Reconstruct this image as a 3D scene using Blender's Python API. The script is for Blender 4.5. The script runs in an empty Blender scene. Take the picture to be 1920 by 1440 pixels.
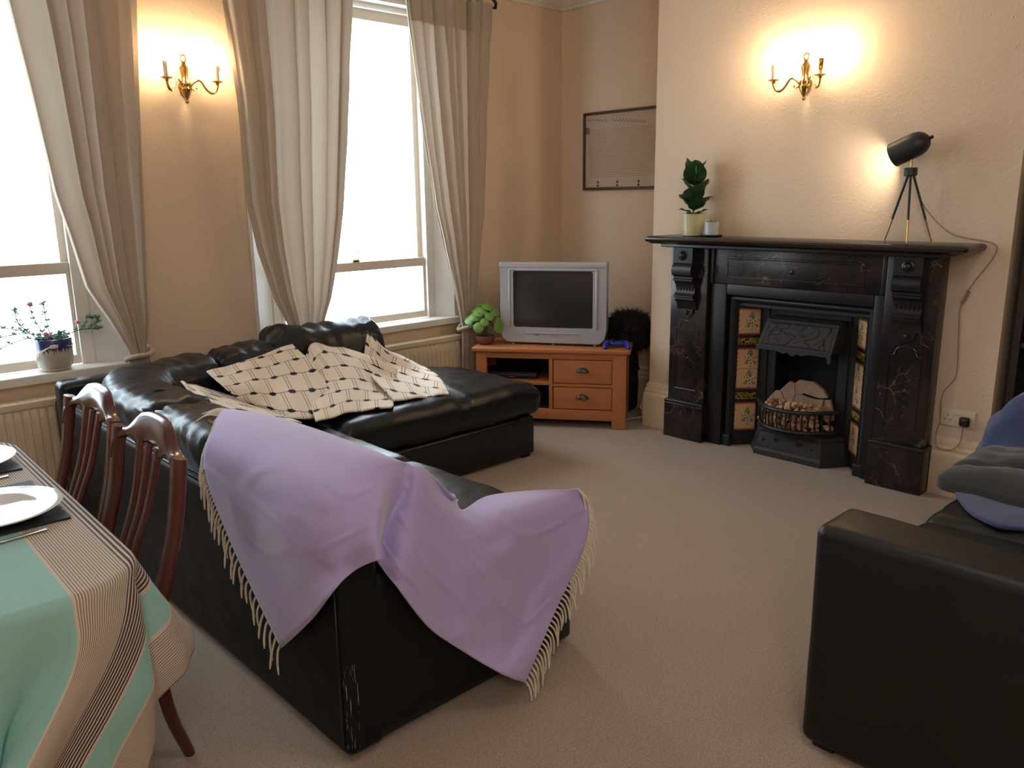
import bpy, math, random
from math import sin, cos, pi, sqrt, atan2, radians, exp
from mathutils import Vector, Matrix, noise
random.seed(7)
C = bpy.context.scene.collection
V = Vector
SC = bpy.context.scene
# ------------------------------------------------------------------ helpers
WM = {}
ID = Matrix.Identity(4)

def tag(o, label=None, cat=None, group=None, kind=None):
    if label: o['label'] = label
    if cat: o['category'] = cat
    if group: o['group'] = group
    if kind: o['kind'] = kind
    return o

def thing(name, label, cat, loc=(0, 0, 0), rz=0.0, group=None):
    o = bpy.data.objects.new(name, None)
    C.objects.link(o)
    o.empty_display_size = .05
    o.location = loc
    o.rotation_euler = (0, 0, rz)
    WM[o] = Matrix.Translation(V(loc)) @ Matrix.Rotation(rz, 4, 'Z')
    return tag(o, label, cat, group)

def dup(root, loc, rz, label, group=None):
    r = root.copy(); C.objects.link(r)
    r.location = loc; r.rotation_euler = (0, 0, rz); r['label'] = label
    if group: r['group'] = group
    for ch in list(root.children):
        c = ch.copy(); C.objects.link(c); c.parent = r
        for g in list(ch.children):
            d = g.copy(); C.objects.link(d); d.parent = c
    return r

class MB:
    def __init__(s):
        s.v = []; s.f = []; s.m = []; s.uv = {}; s.mi = 0; s.X = ID
    def add(s, vs, fs, uvs=None):
        b = len(s.v)
        X = s.X
        s.v += [tuple(X @ V(p)) for p in vs]
        for f in fs:
            s.f.append(tuple(b + i for i in f)); s.m.append(s.mi)
        if uvs:
            for i, u in enumerate(uvs): s.uv[b + i] = u
        return s
    def box(s, x0, x1, y0, y1, z0, z1):
        vs = [(x, y, z) for x in (x0, x1) for y in (y0, y1) for z in (z0, z1)]
        return s.add(vs, [(0, 1, 3, 2), (4, 6, 7, 5), (0, 4, 5, 1), (2, 3, 7, 6), (0, 2, 6, 4), (1, 5, 7, 3)])
    def bbox(s, x0, x1, y0, y1, z0, z1, r=.008, n=2):
        return s.rbox(((x0+x1)/2, (y0+y1)/2, (z0+z1)/2), (abs(x1-x0), abs(y1-y0), abs(z1-z0)), r, None, n)
    def rbox(s, c, size, r, n=None, seg=3, fn=None):
        # rounded box; n = subdivisions of the flats
        h = [size[i]/2 for i in range(3)]
        r = min(r, min(h)*.999)
        n = n or (1, 1, 1)
        if isinstance(n, int): n = (n, n, n)
        def ticks(i):
            a = h[i] - r
            t = [-h[i] + r*(1-cos(pi/2*k/seg)) if False else -1.0 for k in range(0)]
            # parametric: corner part uses angle
            out = []
            for k in range(seg): out.append(('c', -1, -pi/4 + (pi/4)*k/seg))
            for k in range(n[i]+1): out.append(('f', 0, -a + 2*a*k/n[i]))
            for k in range(1, seg+1): out.append(('c', 1, (pi/4)*k/seg))
            return out
        def val(i, t):
            # returns (inner clamp, direction tangent)
            if t[0] == 'f': return t[2], 0.0
            return t[1]*(h[i]-r), math.tan(t[2] if t[1] > 0 else t[2])
        idx = {}; vs = []; fs = []
        def put(p):
            k = (round(p[0], 6), round(p[1], 6), round(p[2], 6))
            if k not in idx:
                idx[k] = len(vs); vs.append(p)
            return idx[k]
        for ax in range(3):
            a, b = (ax+1) % 3, (ax+2) % 3
            ta, tb = ticks(a), ticks(b)
            # corner angles for negative side: shift so that -pi/4..0
            for sg in (-1, 1):
                g = []
                for t1 in ta:
                    row = []
                    for t2 in tb:
                        ia, da = val(a, t1); ib, db = val(b, t2)
                        d = V((0, 0, 0)); d[ax] = sg; d[a] = da; d[b] = db
                        d.normalize()
                        p = V((0, 0, 0)); p[ax] = sg*(h[ax]-r); p[a] = ia; p[b] = ib
                        row.append(put(tuple(p + d*r)))
                    g.append(row)
                for i in range(len(ta)-1):
                    for j in range(len(tb)-1):
                        q = (g[i][j], g[i+1][j], g[i+1][j+1], g[i][j+1])
                        if sg < 0: q = q[::-1]
                        q2 = []
                        for e in q:
                            if e not in q2: q2.append(e)
                        if len(q2) > 2: fs.append(tuple(q2))
        cc = V(c)
        if fn: vs = [tuple(fn(V(p), h)) for p in vs]
        return s.add([tuple(V(p)+cc) for p in vs], fs)
    def tube(s, pts, r, n=8, cap=True):
        pts = [V(p) for p in pts]
        m = len(pts)
        rs = r if isinstance(r, (list, tuple)) else [r]*m
        vs = []; fs = []
        t0 = (pts[1]-pts[0]).normalized()
        up = V((0, 0, 1)) if abs(t0.z) < .9 else V((1, 0, 0))
        nrm = t0.cross(up).normalized()
        for i in range(m):
            t = (pts[min(i+1, m-1)] - pts[max(i-1, 0)])
            t = t.normalized() if t.length > 1e-9 else t0
            nrm = nrm - t*nrm.dot(t)
            nrm = nrm.normalized() if nrm.length > 1e-6 else t.orthogonal().normalized()
            bn = t.cross(nrm)
            for k in range(n):
                a = 2*pi*k/n
                vs.append(pts[i] + (nrm*cos(a)+bn*sin(a))*rs[i])
        for i in range(m-1):
            for k in range(n):
                k2 = (k+1) % n
                fs.append((i*n+k, i*n+k2, (i+1)*n+k2, (i+1)*n+k))
        if cap:
            fs.append(tuple(range(n-1, -1, -1))); fs.append(tuple((m-1)*n+k for k in range(n)))
        return s.add(vs, fs)
    def lathe(s, prof, c=(0, 0, 0), n=24, axis=None):
        vs = []; fs = []
        M = ID
        if axis is not None:
            M = V((0, 0, 1)).rotation_difference(V(axis).normalized()).to_matrix().to_4x4()
        m = len(prof)
        for (r, z) in prof:
            for k in range(n):
                a = 2*pi*k/n
                vs.append(M @ V((max(r, 1e-5)*cos(a), max(r, 1e-5)*sin(a), z)) + V(c))
        for i in range(m-1):
            for k in range(n):
                k2 = (k+1) % n
                fs.append((i*n+k, i*n+k2, (i+1)*n+k2, (i+1)*n+k))
        fs.append(tuple(range(n-1, -1, -1))); fs.append(tuple((m-1)*n+k for k in range(n)))
        return s.add(vs, fs)
    def ball(s, c, r, n=12, m=8, fn=None):
        rx, ry, rz = (r, r, r) if isinstance(r, (int, float)) else r
        vs = []; fs = []
        for i in range(m+1):
            th = pi*i/m
            for k in range(n):
                a = 2*pi*k/n
                d = V((max(sin(th), 1e-4)*cos(a), max(sin(th), 1e-4)*sin(a), cos(th)))
                q = fn(d) if fn else 1.0
                vs.append((c[0]+rx*d.x*q, c[1]+ry*d.y*q, c[2]+rz*d.z*q))
        for i in range(m):
            for k in range(n):
                k2 = (k+1) % n
                fs.append((i*n+k, (i+1)*n+k, (i+1)*n+k2, i*n+k2))
        return s.add(vs, fs)
    def prism(s, poly, h0, h1, fn):
        # poly of 2D points, fn(a,b,h)->3D
        n = len(poly)
        vs = [fn(a, b, h0) for a, b in poly] + [fn(a, b, h1) for a, b in poly]
        fs = [tuple(range(n-1, -1, -1)), tuple(range(n, 2*n))]
        for i in range(n):
            j = (i+1) % n
            fs.append((i, j, n+j, n+i))
        return s.add(vs, fs)
    def grid(s, nu, nv, f, uvf=None, wrapu=False, flip=False):
        vs = []; uvs = []; fs = []
        for i in range(nu+1):
            for j in range(nv+1):
                u, v = i/nu, j/nv
                vs.append(f(u, v)); uvs.append(uvf(u, v) if uvf else (u, v))
        for i in range(nu):
            for j in range(nv):
                q = (i*(nv+1)+j, (i+1)*(nv+1)+j, (i+1)*(nv+1)+j+1, i*(nv+1)+j+1)
                fs.append(q[::-1] if flip else q)
        return s.add(vs, fs, uvs)
    def build(s, name, mat, parent=None, world=False, smooth=40, mods=(), kind=None):
        me = bpy.data.meshes.new(name)
        me.from_pydata(s.v, [], s.f)
        mats = mat if isinstance(mat, (list, tuple)) else [mat]
        for m in mats: me.materials.append(m)
        for p, mi in zip(me.polygons, s.m):
            p.material_index = mi
        if s.uv:
            ul = me.uv_layers.new(name='UVMap')
            for l in me.loops:
                ul.data[l.index].uv = s.uv.get(l.vertex_index, (0, 0))
        if smooth:
            for p in me.polygons: p.use_smooth = True
            if smooth < 180: me.set_sharp_from_angle(angle=radians(smooth))
        me.validate(); me.update()
        o = bpy.data.objects.new(name, me)
        C.objects.link(o)
        W = ID
        if parent is not None:
            o.parent = parent
            if world:
                o.matrix_parent_inverse = WM[parent].inverted()
            else:
                W = WM[parent]
        WM[o] = W
        if kind: o['kind'] = kind
        for m in mods:
            md = o.modifiers.new(m[0], m[0])
            for k, val in m[1].items(): setattr(md, k, val)
        return o

def struct(name, mb, mat, parent=None, smooth=40, **k):
    o = mb.build(name, mat, parent, world=parent is not None, smooth=smooth, **k)
    if parent is None: o['kind'] = 'structure'
    return o

def cr(P, t):
    # Catmull-Rom through list P (tuples), t in 0..1
    n = len(P)-1
    x = min(max(t, 0), 1)*n
    i = min(int(x), n-1); f = x-i
    p1, p2 = V(P[i]), V(P[i+1])
    p0 = V(P[i-1]) if i > 0 else p1*2-p2
    p3 = V(P[i+2]) if i+2 <= n else p2*2-p1
    return .5*((2*p1)+(-p0+p2)*f+(2*p0-5*p1+4*p2-p3)*f*f+(-p0+3*p1-3*p2+p3)*f**3)

def cr2(G, u, v):
    return cr([tuple(cr(r, v)) for r in G], u)

def interp(T, z):
    # T list of (key,val) sorted descending or ascending
    T = sorted(T)
    if z <= T[0][0]: return T[0][1]
    for (a, va), (b, vb) in zip(T, T[1:]):
        if z <= b:
            f = (z-a)/(b-a)
            return va+(vb-va)*f
    return T[-1][1]

def smoothpath(P, n):
    return [cr(P, i/n) for i in range(n+1)]

def nz(p, sc, seed=0.0):
    return noise.noise(V((p[0]*sc+seed, p[1]*sc+seed*1.7, p[2]*sc-seed)))

# ------------------------------------------------------------------ materials
def srgb(r, g, b):
    def f(c):
        c /= 255
        return c/12.92 if c <= .04045 else ((c+.055)/1.055)**2.4
    return (f(r), f(g), f(b), 1)

class NT:
    def __init__(s, name):
        s.mat = bpy.data.materials.new(name); s.mat.use_nodes = True
        s.t = s.mat.node_tree; s.n = s.t.nodes
        s.bsdf = s.n['Principled BSDF']
    def new(s, typ, **k):
        n = s.n.new(typ)
        for a, b in k.items(): setattr(n, a, b)
        return n
    def link(s, a, b): s.t.links.new(a, b)
    def m(s, op, a, b=None, c=None):
        n = s.n.new('ShaderNodeMath'); n.operation = op
        for i, x in enumerate((a, b, c)):
            if x is None: continue
            if isinstance(x, (int, float)): n.inputs[i].default_value = x
            else: s.link(x, n.inputs[i])
        return n.outputs[0]
    def mix(s, fac, a, b):
        n = s.n.new('ShaderNodeMix'); n.data_type = 'RGBA'
        for sock, x in ((n.inputs[0], fac), (n.inputs[6], a), (n.inputs[7], b)):
            if isinstance(x, (int, float)): sock.default_value = x
            elif isinstance(x, tuple): sock.default_value = x
            else: s.link(x, sock)
        return n.outputs[2]
    def ramp(s, fac, stops, interp='LINEAR'):
        n = s.n.new('ShaderNodeValToRGB'); n.color_ramp.interpolation = interp
        e = n.color_ramp.elements
        while len(e) < len(stops): e.new(.5)
        for el, (p, c) in zip(e, stops):
            el.position = p; el.color = c if isinstance(c, tuple) else (c, c, c, 1)
        s.link(fac, n.inputs[0])
        return n.outputs[0]
    def co(s, which='Object', scale=None):
        n = s.n.new('ShaderNodeTexCoord')
        o = n.outputs[which]
        if scale is not None:
            mp = s.n.new('ShaderNodeMapping'); mp.inputs['Scale'].default_value = scale if isinstance(scale, tuple) else (scale,)*3
            s.link(o, mp.inputs[0]); o = mp.outputs[0]
        return o
    def noise(s, vec, scale, detail=4, rough=.5, dist=0, out='Fac'):
        n = s.n.new('ShaderNodeTexNoise')
        n.inputs['Scale'].default_value = scale; n.inputs['Detail'].default_value = detail
        n.inputs['Roughness'].default_value = rough; n.inputs['Distortion'].default_value = dist
        s.link(vec, n.inputs['Vector'])
        return n.outputs[out]
    def voro(s, vec, scale, feature='F1', out='Distance'):
        n = s.n.new('ShaderNodeTexVoronoi'); n.feature = feature
        n.inputs['Scale'].default_value = scale; s.link(vec, n.inputs['Vector'])
        return n.outputs[out]
    def wave(s, vec, scale, dist=2, detail=2, direction='X', dscale=1):
        n = s.n.new('ShaderNodeTexWave'); n.bands_direction = direction
        n.inputs['Scale'].default_value = scale; n.inputs['Distortion'].default_value = dist
        n.inputs['Detail'].default_value = detail; n.inputs['Detail Scale'].default_value = dscale
        s.link(vec, n.inputs['Vector'])
        return n.outputs['Fac']
    def bump(s, h, strength=.3, dist=.01):
        n = s.n.new('ShaderNodeBump'); n.inputs['Strength'].default_value = strength; n.inputs['Distance'].default_value = dist
        s.link(h, n.inputs['Height']); s.link(n.outputs[0], s.bsdf.inputs['Normal'])
    def set(s, color=None, rough=.5, metal=0, spec=None, sheen=0, emit=None, estr=0, trans=0, coat=0, alpha=None):
        b = s.bsdf.inputs
        if color is not None:
            if isinstance(color, tuple): b['Base Color'].default_value = color
            else: s.link(color, b['Base Color'])
        if isinstance(rough, (int, float)): b['Roughness'].default_value = rough
        else: s.link(rough, b['Roughness'])
        b['Metallic'].default_value = metal
        if spec is not None: b['Specular IOR Level'].default_value = spec
        b['Sheen Weight'].default_value = sheen
        b['Coat Weight'].default_value = coat
        if emit: b['Emission Color'].default_value = emit; b['Emission Strength'].default_value = estr
        b['Transmission Weight'].default_value = trans
        return s

def simple(name, col, rough=.5, metal=0, var=.12, scale=30, bump=0, bscale=200, **k):
    t = NT(name)
    c = t.co()
    f = t.noise(c, scale, 3)
    dark = tuple(x*(1-var) for x in col[:3])+(1,)
    lite = tuple(min(1, x*(1+var)) for x in col[:3])+(1,)
    t.set(t.mix(f, dark, lite), rough, metal, **k)
    if bump: t.bump(t.noise(c, bscale, 3), bump, .004)
    return t.mat

def wall_mat(name, col):
    t = NT(name); c = t.co()
    f = t.noise(c, 1.3, 3)
    t.set(t.mix(f, tuple(x*.96 for x in col[:3])+(1,), tuple(min(1, x*1.04) for x in col[:3])+(1,)), .75, spec=.25)
    a = t.noise(c, 55, 4, .55)
    b = t.ramp(t.voro(c, 38), [(0, 1.0), (.28, 0.0)])
    k = t.ramp(t.noise(c, 14, 2), [(.45, 0.0), (.65, 1.0)])
    t.bump(t.m('ADD', a, t.m('MULTIPLY', b, k)), .35, .006)
    return t.mat

def leather_mat(name, col=(.010, .010, .012, 1), r0=.25, r1=.42):
    t = NT(name); c = t.co()
    n1 = t.noise(c, 9, 5, .6, .6)
    t.set(t.mix(n1, tuple(x*.7 for x in col[:3])+(1,), tuple(x*1.6 for x in col[:3])+(1,)), t.ramp(n1, [(.3, r0), (.75, r1)]), spec=.42)
    cre = t.ramp(t.noise(c, 13, 3, .5, 1.2), [(.42, 0.0), (.5, 1.0), (.58, 0.0)])
    h = t.m('ADD', t.m('MULTIPLY', t.voro(c, 240, 'DISTANCE_TO_EDGE'), .5), t.m('MULTIPLY', cre, .5))
    t.bump(t.m('ADD', h, t.m('MULTIPLY', t.noise(c, 7, 3), .5)), .09, .006)
    return t.mat

def wood_mat(name, c0, c1, rough=.4, scale=1.0, axis=(1, 9, 9), coat=0):
    t = NT(name); c = t.co('Object', tuple(a*scale for a in axis))
    w = t.noise(c, 4, 5, .6, .4)
    r = t.noise(t.co('Object', tuple(a*scale*6 for a in axis)), 3, 3)
    t.set(t.mix(t.m('ADD', t.m('MULTIPLY', w, .75), t.m('MULTIPLY', r, .25)), c0, c1), rough, coat=coat)
    t.bump(r, .08, .002)
    return t.mat

M = {}
M['wall'] = wall_mat('cream wall paint', srgb(222, 200, 176))
M['wallL'] = wall_mat('cream wall paint window side', srgb(223, 200, 175))
M['ceil'] = simple('white ceiling paint', srgb(225, 215, 205), .8)
M['white'] = simple('white gloss paint', srgb(226, 222, 216), .35, var=.04)
M['sash'] = simple('off white sash paint', srgb(205, 192, 176), .4, var=.05)
M['rad'] = simple('cream radiator enamel', srgb(222, 204, 176), .35, var=.04)
M['skirt'] = simple('cream gloss skirting', srgb(222, 202, 172), .4, var=.04)

t = NT('beige carpet'); c = t.co()
f = t.noise(c, 2.2, 4, .6); g = t.noise(c, 420, 2, .7); sp = t.noise(c, 150, 3, .75)
col = t.mix(f, srgb(188, 168, 148), srgb(208, 188, 168))
col = t.mix(t.ramp(t.m('ADD', t.m('MULTIPLY', g, .5), t.m('MULTIPLY', sp, .5)), [(.40, 0.0), (.60, 1.0)]), tuple(x*.62 for x in srgb(188, 166, 144)[:3])+(1,), col)
t.set(col, .95, spec=.1, sheen=.2)
t.bump(t.m('ADD', g, t.m('MULTIPLY', sp, .8)), .55, .008)
M['carpet'] = t.mat

M['leather'] = leather_mat('black leather', (.007, .0075, .010, 1))
M['leather2'] = leather_mat('black leather of the second sofa', (.006, .0055, .005, 1), .40, .55)

def scuff_mat():
    t = NT('scuffed black leather'); c = t.co()
    n1 = t.noise(c, 9, 5, .6, .6)
    s_ = t.n.new('ShaderNodeSeparateXYZ'); t.link(c, s_.inputs[0])
    st = t.noise(t.co('Object', (140, 140, 5)), 2.2, 3, .7)
    # scratches along the upright corner edge
    zx = t.m('MULTIPLY', t.m('GREATER_THAN', s_.outputs[2], .05), t.m('LESS_THAN', s_.outputs[2], .30))
    xx = t.m('MULTIPLY', t.m('GREATER_THAN', s_.outputs[0], .985), t.m('LESS_THAN', s_.outputs[0], 1.02))
    yy = t.m('LESS_THAN', s_.outputs[1], 1.715)
    k = t.m('MULTIPLY', t.m('MULTIPLY', zx, xx), t.m('MULTIPLY', yy, t.m('GREATER_THAN', st, .615)))
    t.set(t.mix(k, t.mix(n1, (.005, .005, .0055, 1), (.010, .010, .011, 1)), srgb(190, 180, 170)), t.ramp(n1, [(.3, .42), (.75, .6)]), spec=.22)
    t.bump(t.m('ADD', t.m('MULTIPLY', t.voro(c, 240, 'DISTANCE_TO_EDGE'), .5), t.m('MULTIPLY', t.noise(c, 7, 3), .3)), .15, .006)
    return t.mat
M['scuff'] = scuff_mat()

def fabric(name, col, rough=.9, sheen=.3, scale=350, b=.25, trans=0, var=.1):
    t = NT(name); c = t.co()
    f = t.noise(c, 3, 3)
    t.set(t.mix(f, tuple(x*(1-var) for x in col[:3])+(1,), tuple(min(1, x*(1+var)) for x in col[:3])+(1,)), rough, sheen=sheen, spec=.2)
    t.bump(t.noise(c, scale, 3, .7), b, .003)
    if trans:
        out = t.n['Material Output']
        tr = t.n.new('ShaderNodeBsdfTranslucent'); tr.inputs[0].default_value = col
        mx = t.n.new('ShaderNodeMixShader'); mx.inputs[0].default_value = trans
        t.link(t.bsdf.outputs[0], mx.inputs[1]); t.link(tr.outputs[0], mx.inputs[2]); t.link(mx.outputs[0], out.inputs[0])
    return t.mat
M['lav'] = fabric('lavender fleece', srgb(178, 164, 212), sheen=.5, scale=160, b=.3)
M['fringe'] = fabric('cream wool fringe', srgb(228, 216, 198))
M['curtain'] = fabric('beige linen curtain', srgb(186, 170, 152), .85, .15, 500, .25, trans=.18, var=.05)
M['blue'] = fabric('blue fleece', srgb(66, 78, 112), scale=200, b=.5)
M['pillow'] = fabric('charcoal cotton', srgb(62, 60, 58), scale=300)
M['iron'] = simple('black cast iron', (.012, .012, .012, 1), .5, bump=.25, bscale=150)
M['hood'] = simple('grey blacked iron', (.040, .037, .037, 1), .55, .3, bump=.25, bscale=160)
M['rod'] = simple('dark iron rod', (.02, .018, .017, 1), .45, .6)
M['brass'] = simple('polished brass', (.62, .40, .14, 1), .22, 1.0, var=.1)
M['candle'] = simple('cream candle tube', srgb(232, 218, 198), .5, var=.03)
M['silver'] = simple('silver plastic', srgb(188, 189, 194), .35, .35, var=.04)
M['silver2'] = simple('darker silver plastic', srgb(150, 150, 155), .4, .3, var=.04)
M['black'] = simple('black plastic', (.012, .012, .013, 1), .4)
M['plate'] = simple('white glazed china', srgb(222, 221, 219), .12, var=.02, coat=.5)
M['mat'] = simple('dark slate place mat', srgb(30, 32, 40), .7, bump=.5, bscale=90)
M['steel'] = simple('polished steel', (.6, .58, .55, 1), .22, 1.0)
M['chair'] = wood_mat('mahogany', srgb(62, 24, 20), srgb(104, 46, 36), .26, 1, (6, 6, 1), coat=.35)
M['oak'] = wood_mat('orange oak', srgb(164, 98, 58), srgb(200, 130, 82), .4, 1, (1.2, 9, 9))
M['pewter'] = simple('dark pewter', (.10, .09, .08, 1), .4, .9)
M['darkin'] = simple('dark cabinet interior', (.02, .014, .010, 1), .7)
M['picframe'] = wood_mat('brown picture frame', srgb(58, 34, 24), srgb(88, 52, 36), .4)
M['dark'] = simple('dark stained wood', srgb(44, 32, 26), .5)
M['terra'] = simple('brown terracotta', srgb(122, 74, 58), .5)
M['soil'] = simple('potting soil', (.03, .02, .015, 1), .95, bump=.8, bscale=120)
M['blueplastic'] = simple('blue plastic', srgb(34, 58, 170), .4)
M['fur'] = simple('black fur', (.006, .006, .006, 1), .8)
M['glint'] = simple('glossy eye', (.05, .05, .05, 1), .05, coat=1)
M['socket'] = simple('white socket plastic', srgb(225, 212, 192), .35, var=.02)
M['cord'] = simple('grey clear flex', srgb(150, 130, 108), .4)
M['matteblack'] = simple('matte charcoal metal', (.030, .030, .033, 1), .45, .2)
M['potgreen'] = simple('pale green glaze', srgb(196, 190, 150), .3, var=.05)
M['potgrey'] = simple('pale blue glaze', srgb(178, 184, 186), .3, var=.06)
M['coal1'] = simple('tan ceramic coal', srgb(192, 152, 118), .85, var=.25, scale=25, bump=.6, bscale=60)
M['coal2'] = simple('pink ceramic coal', srgb(172, 126, 104), .85, var=.25, scale=25, bump=.6, bscale=60)
M['slab'] = simple('fire clay', srgb(150, 124, 102), .9, var=.45, scale=14, bump=.6, bscale=40)
M['soot'] = simple('sooty fireback', (.010, .009, .008, 1), .9)

def leaf_mat(name, c0, c1, rough=.4):
    t = NT(name)
    f = t.noise(t.co(), 18, 3)
    t.set(t.mix(f, c0, c1), rough)
    out = t.n['Material Output']
    tr = t.n.new('ShaderNodeBsdfTranslucent'); tr.inputs[0].default_value = c1
    mx = t.n.new('ShaderNodeMixShader'); mx.inputs[0].default_value = .2
    t.link(t.bsdf.outputs[0], mx.inputs[1]); t.link(tr.outputs[0], mx.inputs[2]); t.link(mx.outputs[0], out.inputs[0])
    return t.mat
M['fiddle'] = leaf_mat('dark green leaf', srgb(28, 50, 26), srgb(52, 84, 44))
M['pilea'] = leaf_mat('bright green leaf', srgb(86, 128, 50), srgb(140, 180, 84))
M['sage'] = leaf_mat('grey green leaf', srgb(74, 112, 92), srgb(120, 152, 116), .6)
M['succ'] = leaf_mat('pale succulent leaf', srgb(110, 140, 60), srgb(170, 180, 90))
M['stem'] = simple('green brown stem', srgb(92, 96, 62), .6)
M['flower'] = simple('pink petals', srgb(214, 140, 178), .6)

# marble of the fireplace
t = NT('dark veined marble'); c = t.co()
wob = t.noise(c, 3.2, 5, .6, .5, 'Color')
mixv = t.new('ShaderNodeMix', data_type='VECTOR'); mixv.inputs[0].default_value = .28
t.link(c, mixv.inputs[4]); t.link(wob, mixv.inputs[5]); vv = mixv.outputs[1]
base = t.mix(t.ramp(t.noise(c, 5, 5, .65, .8), [(.35, 0.0), (.68, 1.0)]), (.007, .006, .007, 1), (.034, .021, .020, 1))
vein = t.ramp(t.voro(vv, 7, 'DISTANCE_TO_EDGE'), [(0, 1.0), (.022, 0.0)])
vk = t.ramp(t.noise(c, 4.5, 3), [(.50, 0.0), (.66, 1.0)])
v2 = t.ramp(t.voro(vv, 17, 'DISTANCE_TO_EDGE'), [(0, 1.0), (.03, 0.0)])
v2k = t.ramp(t.noise(c, 8, 3), [(.56, 0.0), (.7, .7)])
k = t.m('MAXIMUM', t.m('MULTIPLY', vein, vk), t.m('MULTIPLY', v2, v2k))
t.set(t.mix(t.m('MULTIPLY', k, .6), base, srgb(165, 128, 104)), .22, spec=.5)
M['marble'] = t.mat
M['slate'] = simple('black painted slate', (.011, .011, .012, 1), .32, bump=.05)
t = NT('dark polished shelf'); c = t.co()
t.set(t.mix(t.noise(c, 9, 5), (.010, .007, .006, 1), (.030, .018, .014, 1)), .22, spec=.6); M['shelf'] = t.mat

# tiles
M['tile'] = simple('peach glazed tile', srgb(206, 170, 132), .12, var=.12, scale=9)
M['tile_red'] = simple('red tile glaze', srgb(150, 72, 50), .15)
M['tile_leaf'] = simple('olive tile glaze', srgb(140, 134, 96), .15, var=.3)
M['tile_petal'] = simple('white tile glaze', srgb(222, 200, 180), .15)
t = NT('gold leaf border tile'); c = t.co()
g = t.ramp(t.noise(c, 95, 3, .6, 1.5), [(.47, 0.0), (.53, 1.0)])
t.set(t.mix(g, (.010, .008, .005, 1), srgb(176, 146, 70)), .15); M['tile_gold'] = t.mat

# tablecloth stripes: UV.x is the distance across the cloth in metres
t = NT('teal and brown striped tablecloth')
uv = t.co('UV'); s_ = t.n.new('ShaderNodeSeparateXYZ'); t.link(uv, s_.inputs[0]); U = s_.outputs[0]
def zone(a, b): return t.m('MULTIPLY', t.m('GREATER_THAN', U, a), t.m('LESS_THAN', U, b))
def stripes(per, duty, ph=0): return t.m('LESS_THAN', t.m('FRACT', t.m('DIVIDE', t.m('ADD', U, ph), per)), duty)
cream, brown, teal = srgb(206, 190, 170), srgb(58, 46, 48), srgb(150, 194, 186)
k = t.m('MULTIPLY', zone(.395, .512), t.m('MULTIPLY', stripes(.0058, .44), .66))
k = t.m('ADD', k, t.m('MULTIPLY', zone(.513, .620), stripes(.0116, .55)))
k = t.m('ADD', k, t.m('MULTIPLY', zone(.728, .90), t.m('MULTIPLY', stripes(.0058, .44), .66)))
k = t.m('ADD', k, zone(.176, .186))
k = t.m('ADD', k, t.m('MULTIPLY', zone(-.5, .166), stripes(.0054, .5)))
tz = t.m('ADD', zone(.196, .388), zone(.630, .720))
col = t.mix(tz, cream, teal); col = t.mix(t.m('MINIMUM', k, 1.0), col, brown)
t.set(col, .8, spec=.2, sheen=.1); t.bump(t.noise(t.co('UV'), 700, 2), .15, .002)
M['cloth'] = t.mat

# cream throw with pairs of dark threads and tufts (UV in metres)
t = NT('cream tufted cotton')
uv = t.co('UV'); s_ = t.n.new('ShaderNodeSeparateXYZ'); t.link(uv, s_.inputs[0])
px = t.m('DIVIDE', s_.outputs[0], .118); py = t.m('DIVIDE', s_.outputs[1], .118)
row = t.m('MODULO', t.m('ABSOLUTE', t.m('FLOOR', py)), 2.0)
fx = t.m('FRACT', t.m('ADD', px, t.m('MULTIPLY', row, .5))); fy = t.m('FRACT', py)
def near(x, c0, w): return t.m('LESS_THAN', t.m('ABSOLUTE', t.m('SUBTRACT', x, c0)), w)
ln = near(fy, .5, .013)
d2 = t.m('MAXIMUM', near(fx, .42, .012), near(fx, .56, .012))
bri = t.m('MULTIPLY', d2, t.m('GREATER_THAN', fy, .5))
rowb = t.m('FRACT', t.m('ADD', t.m('ADD', px, t.m('MULTIPLY', row, .5)), .5))
d3 = t.m('MAXIMUM', near(rowb, .42, .012), near(rowb, .56, .012))
bri2 = t.m('MULTIPLY', d3, t.m('LESS_THAN', fy, .5))
dx = t.m('SUBTRACT', fx, .49); dy = t.m('SUBTRACT', fy, .5)
dd = t.m('SQRT', t.m('ADD', t.m('MULTIPLY', t.m('MULTIPLY', dx, dx), .30), t.m('MULTIPLY', dy, dy)))
wob = t.noise(uv, 170, 3, .7)
tuft = t.m('LESS_THAN', t.m('ADD', dd, t.m('MULTIPLY', wob, .22)), .215)
k = t.m('MAXIMUM', t.m('MAXIMUM', ln, bri), t.m('MAXIMUM', bri2, tuft))
t.set(t.mix(k, srgb(246, 234, 218), srgb(34, 30, 38)), .9, sheen=.2, spec=.15)
t.bump(t.m('ADD', t.m('MULTIPLY', tuft, 1.5), t.noise(uv, 500, 3)), .35, .004)
M['tuft'] = t.mat

# blue drip glaze pot
t = NT('blue drip glaze'); c = t.co(); s_ = t.n.new('ShaderNodeSeparateXYZ'); t.link(c, s_.inputs[0])
ang = t.m('ARCTAN2', s_.outputs[1], s_.outputs[0])
cmb = t.n.new('ShaderNodeCombineXYZ'); t.link(t.m('MULTIPLY', ang, 6.0), cmb.inputs[0])
dr = t.noise(cmb.outputs[0], 1.6, 3, .7)
edge = t.m('SUBTRACT', .112, t.m('MULTIPLY', t.ramp(dr, [(.45, 0.0), (.75, 1.0)]), .05))
k = t.m('GREATER_THAN', s_.outputs[2], edge)
t.set(t.mix(k, srgb(178, 172, 160), srgb(38, 50, 104)), .2, coat=.4); M['bluepot'] = t.mat

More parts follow.
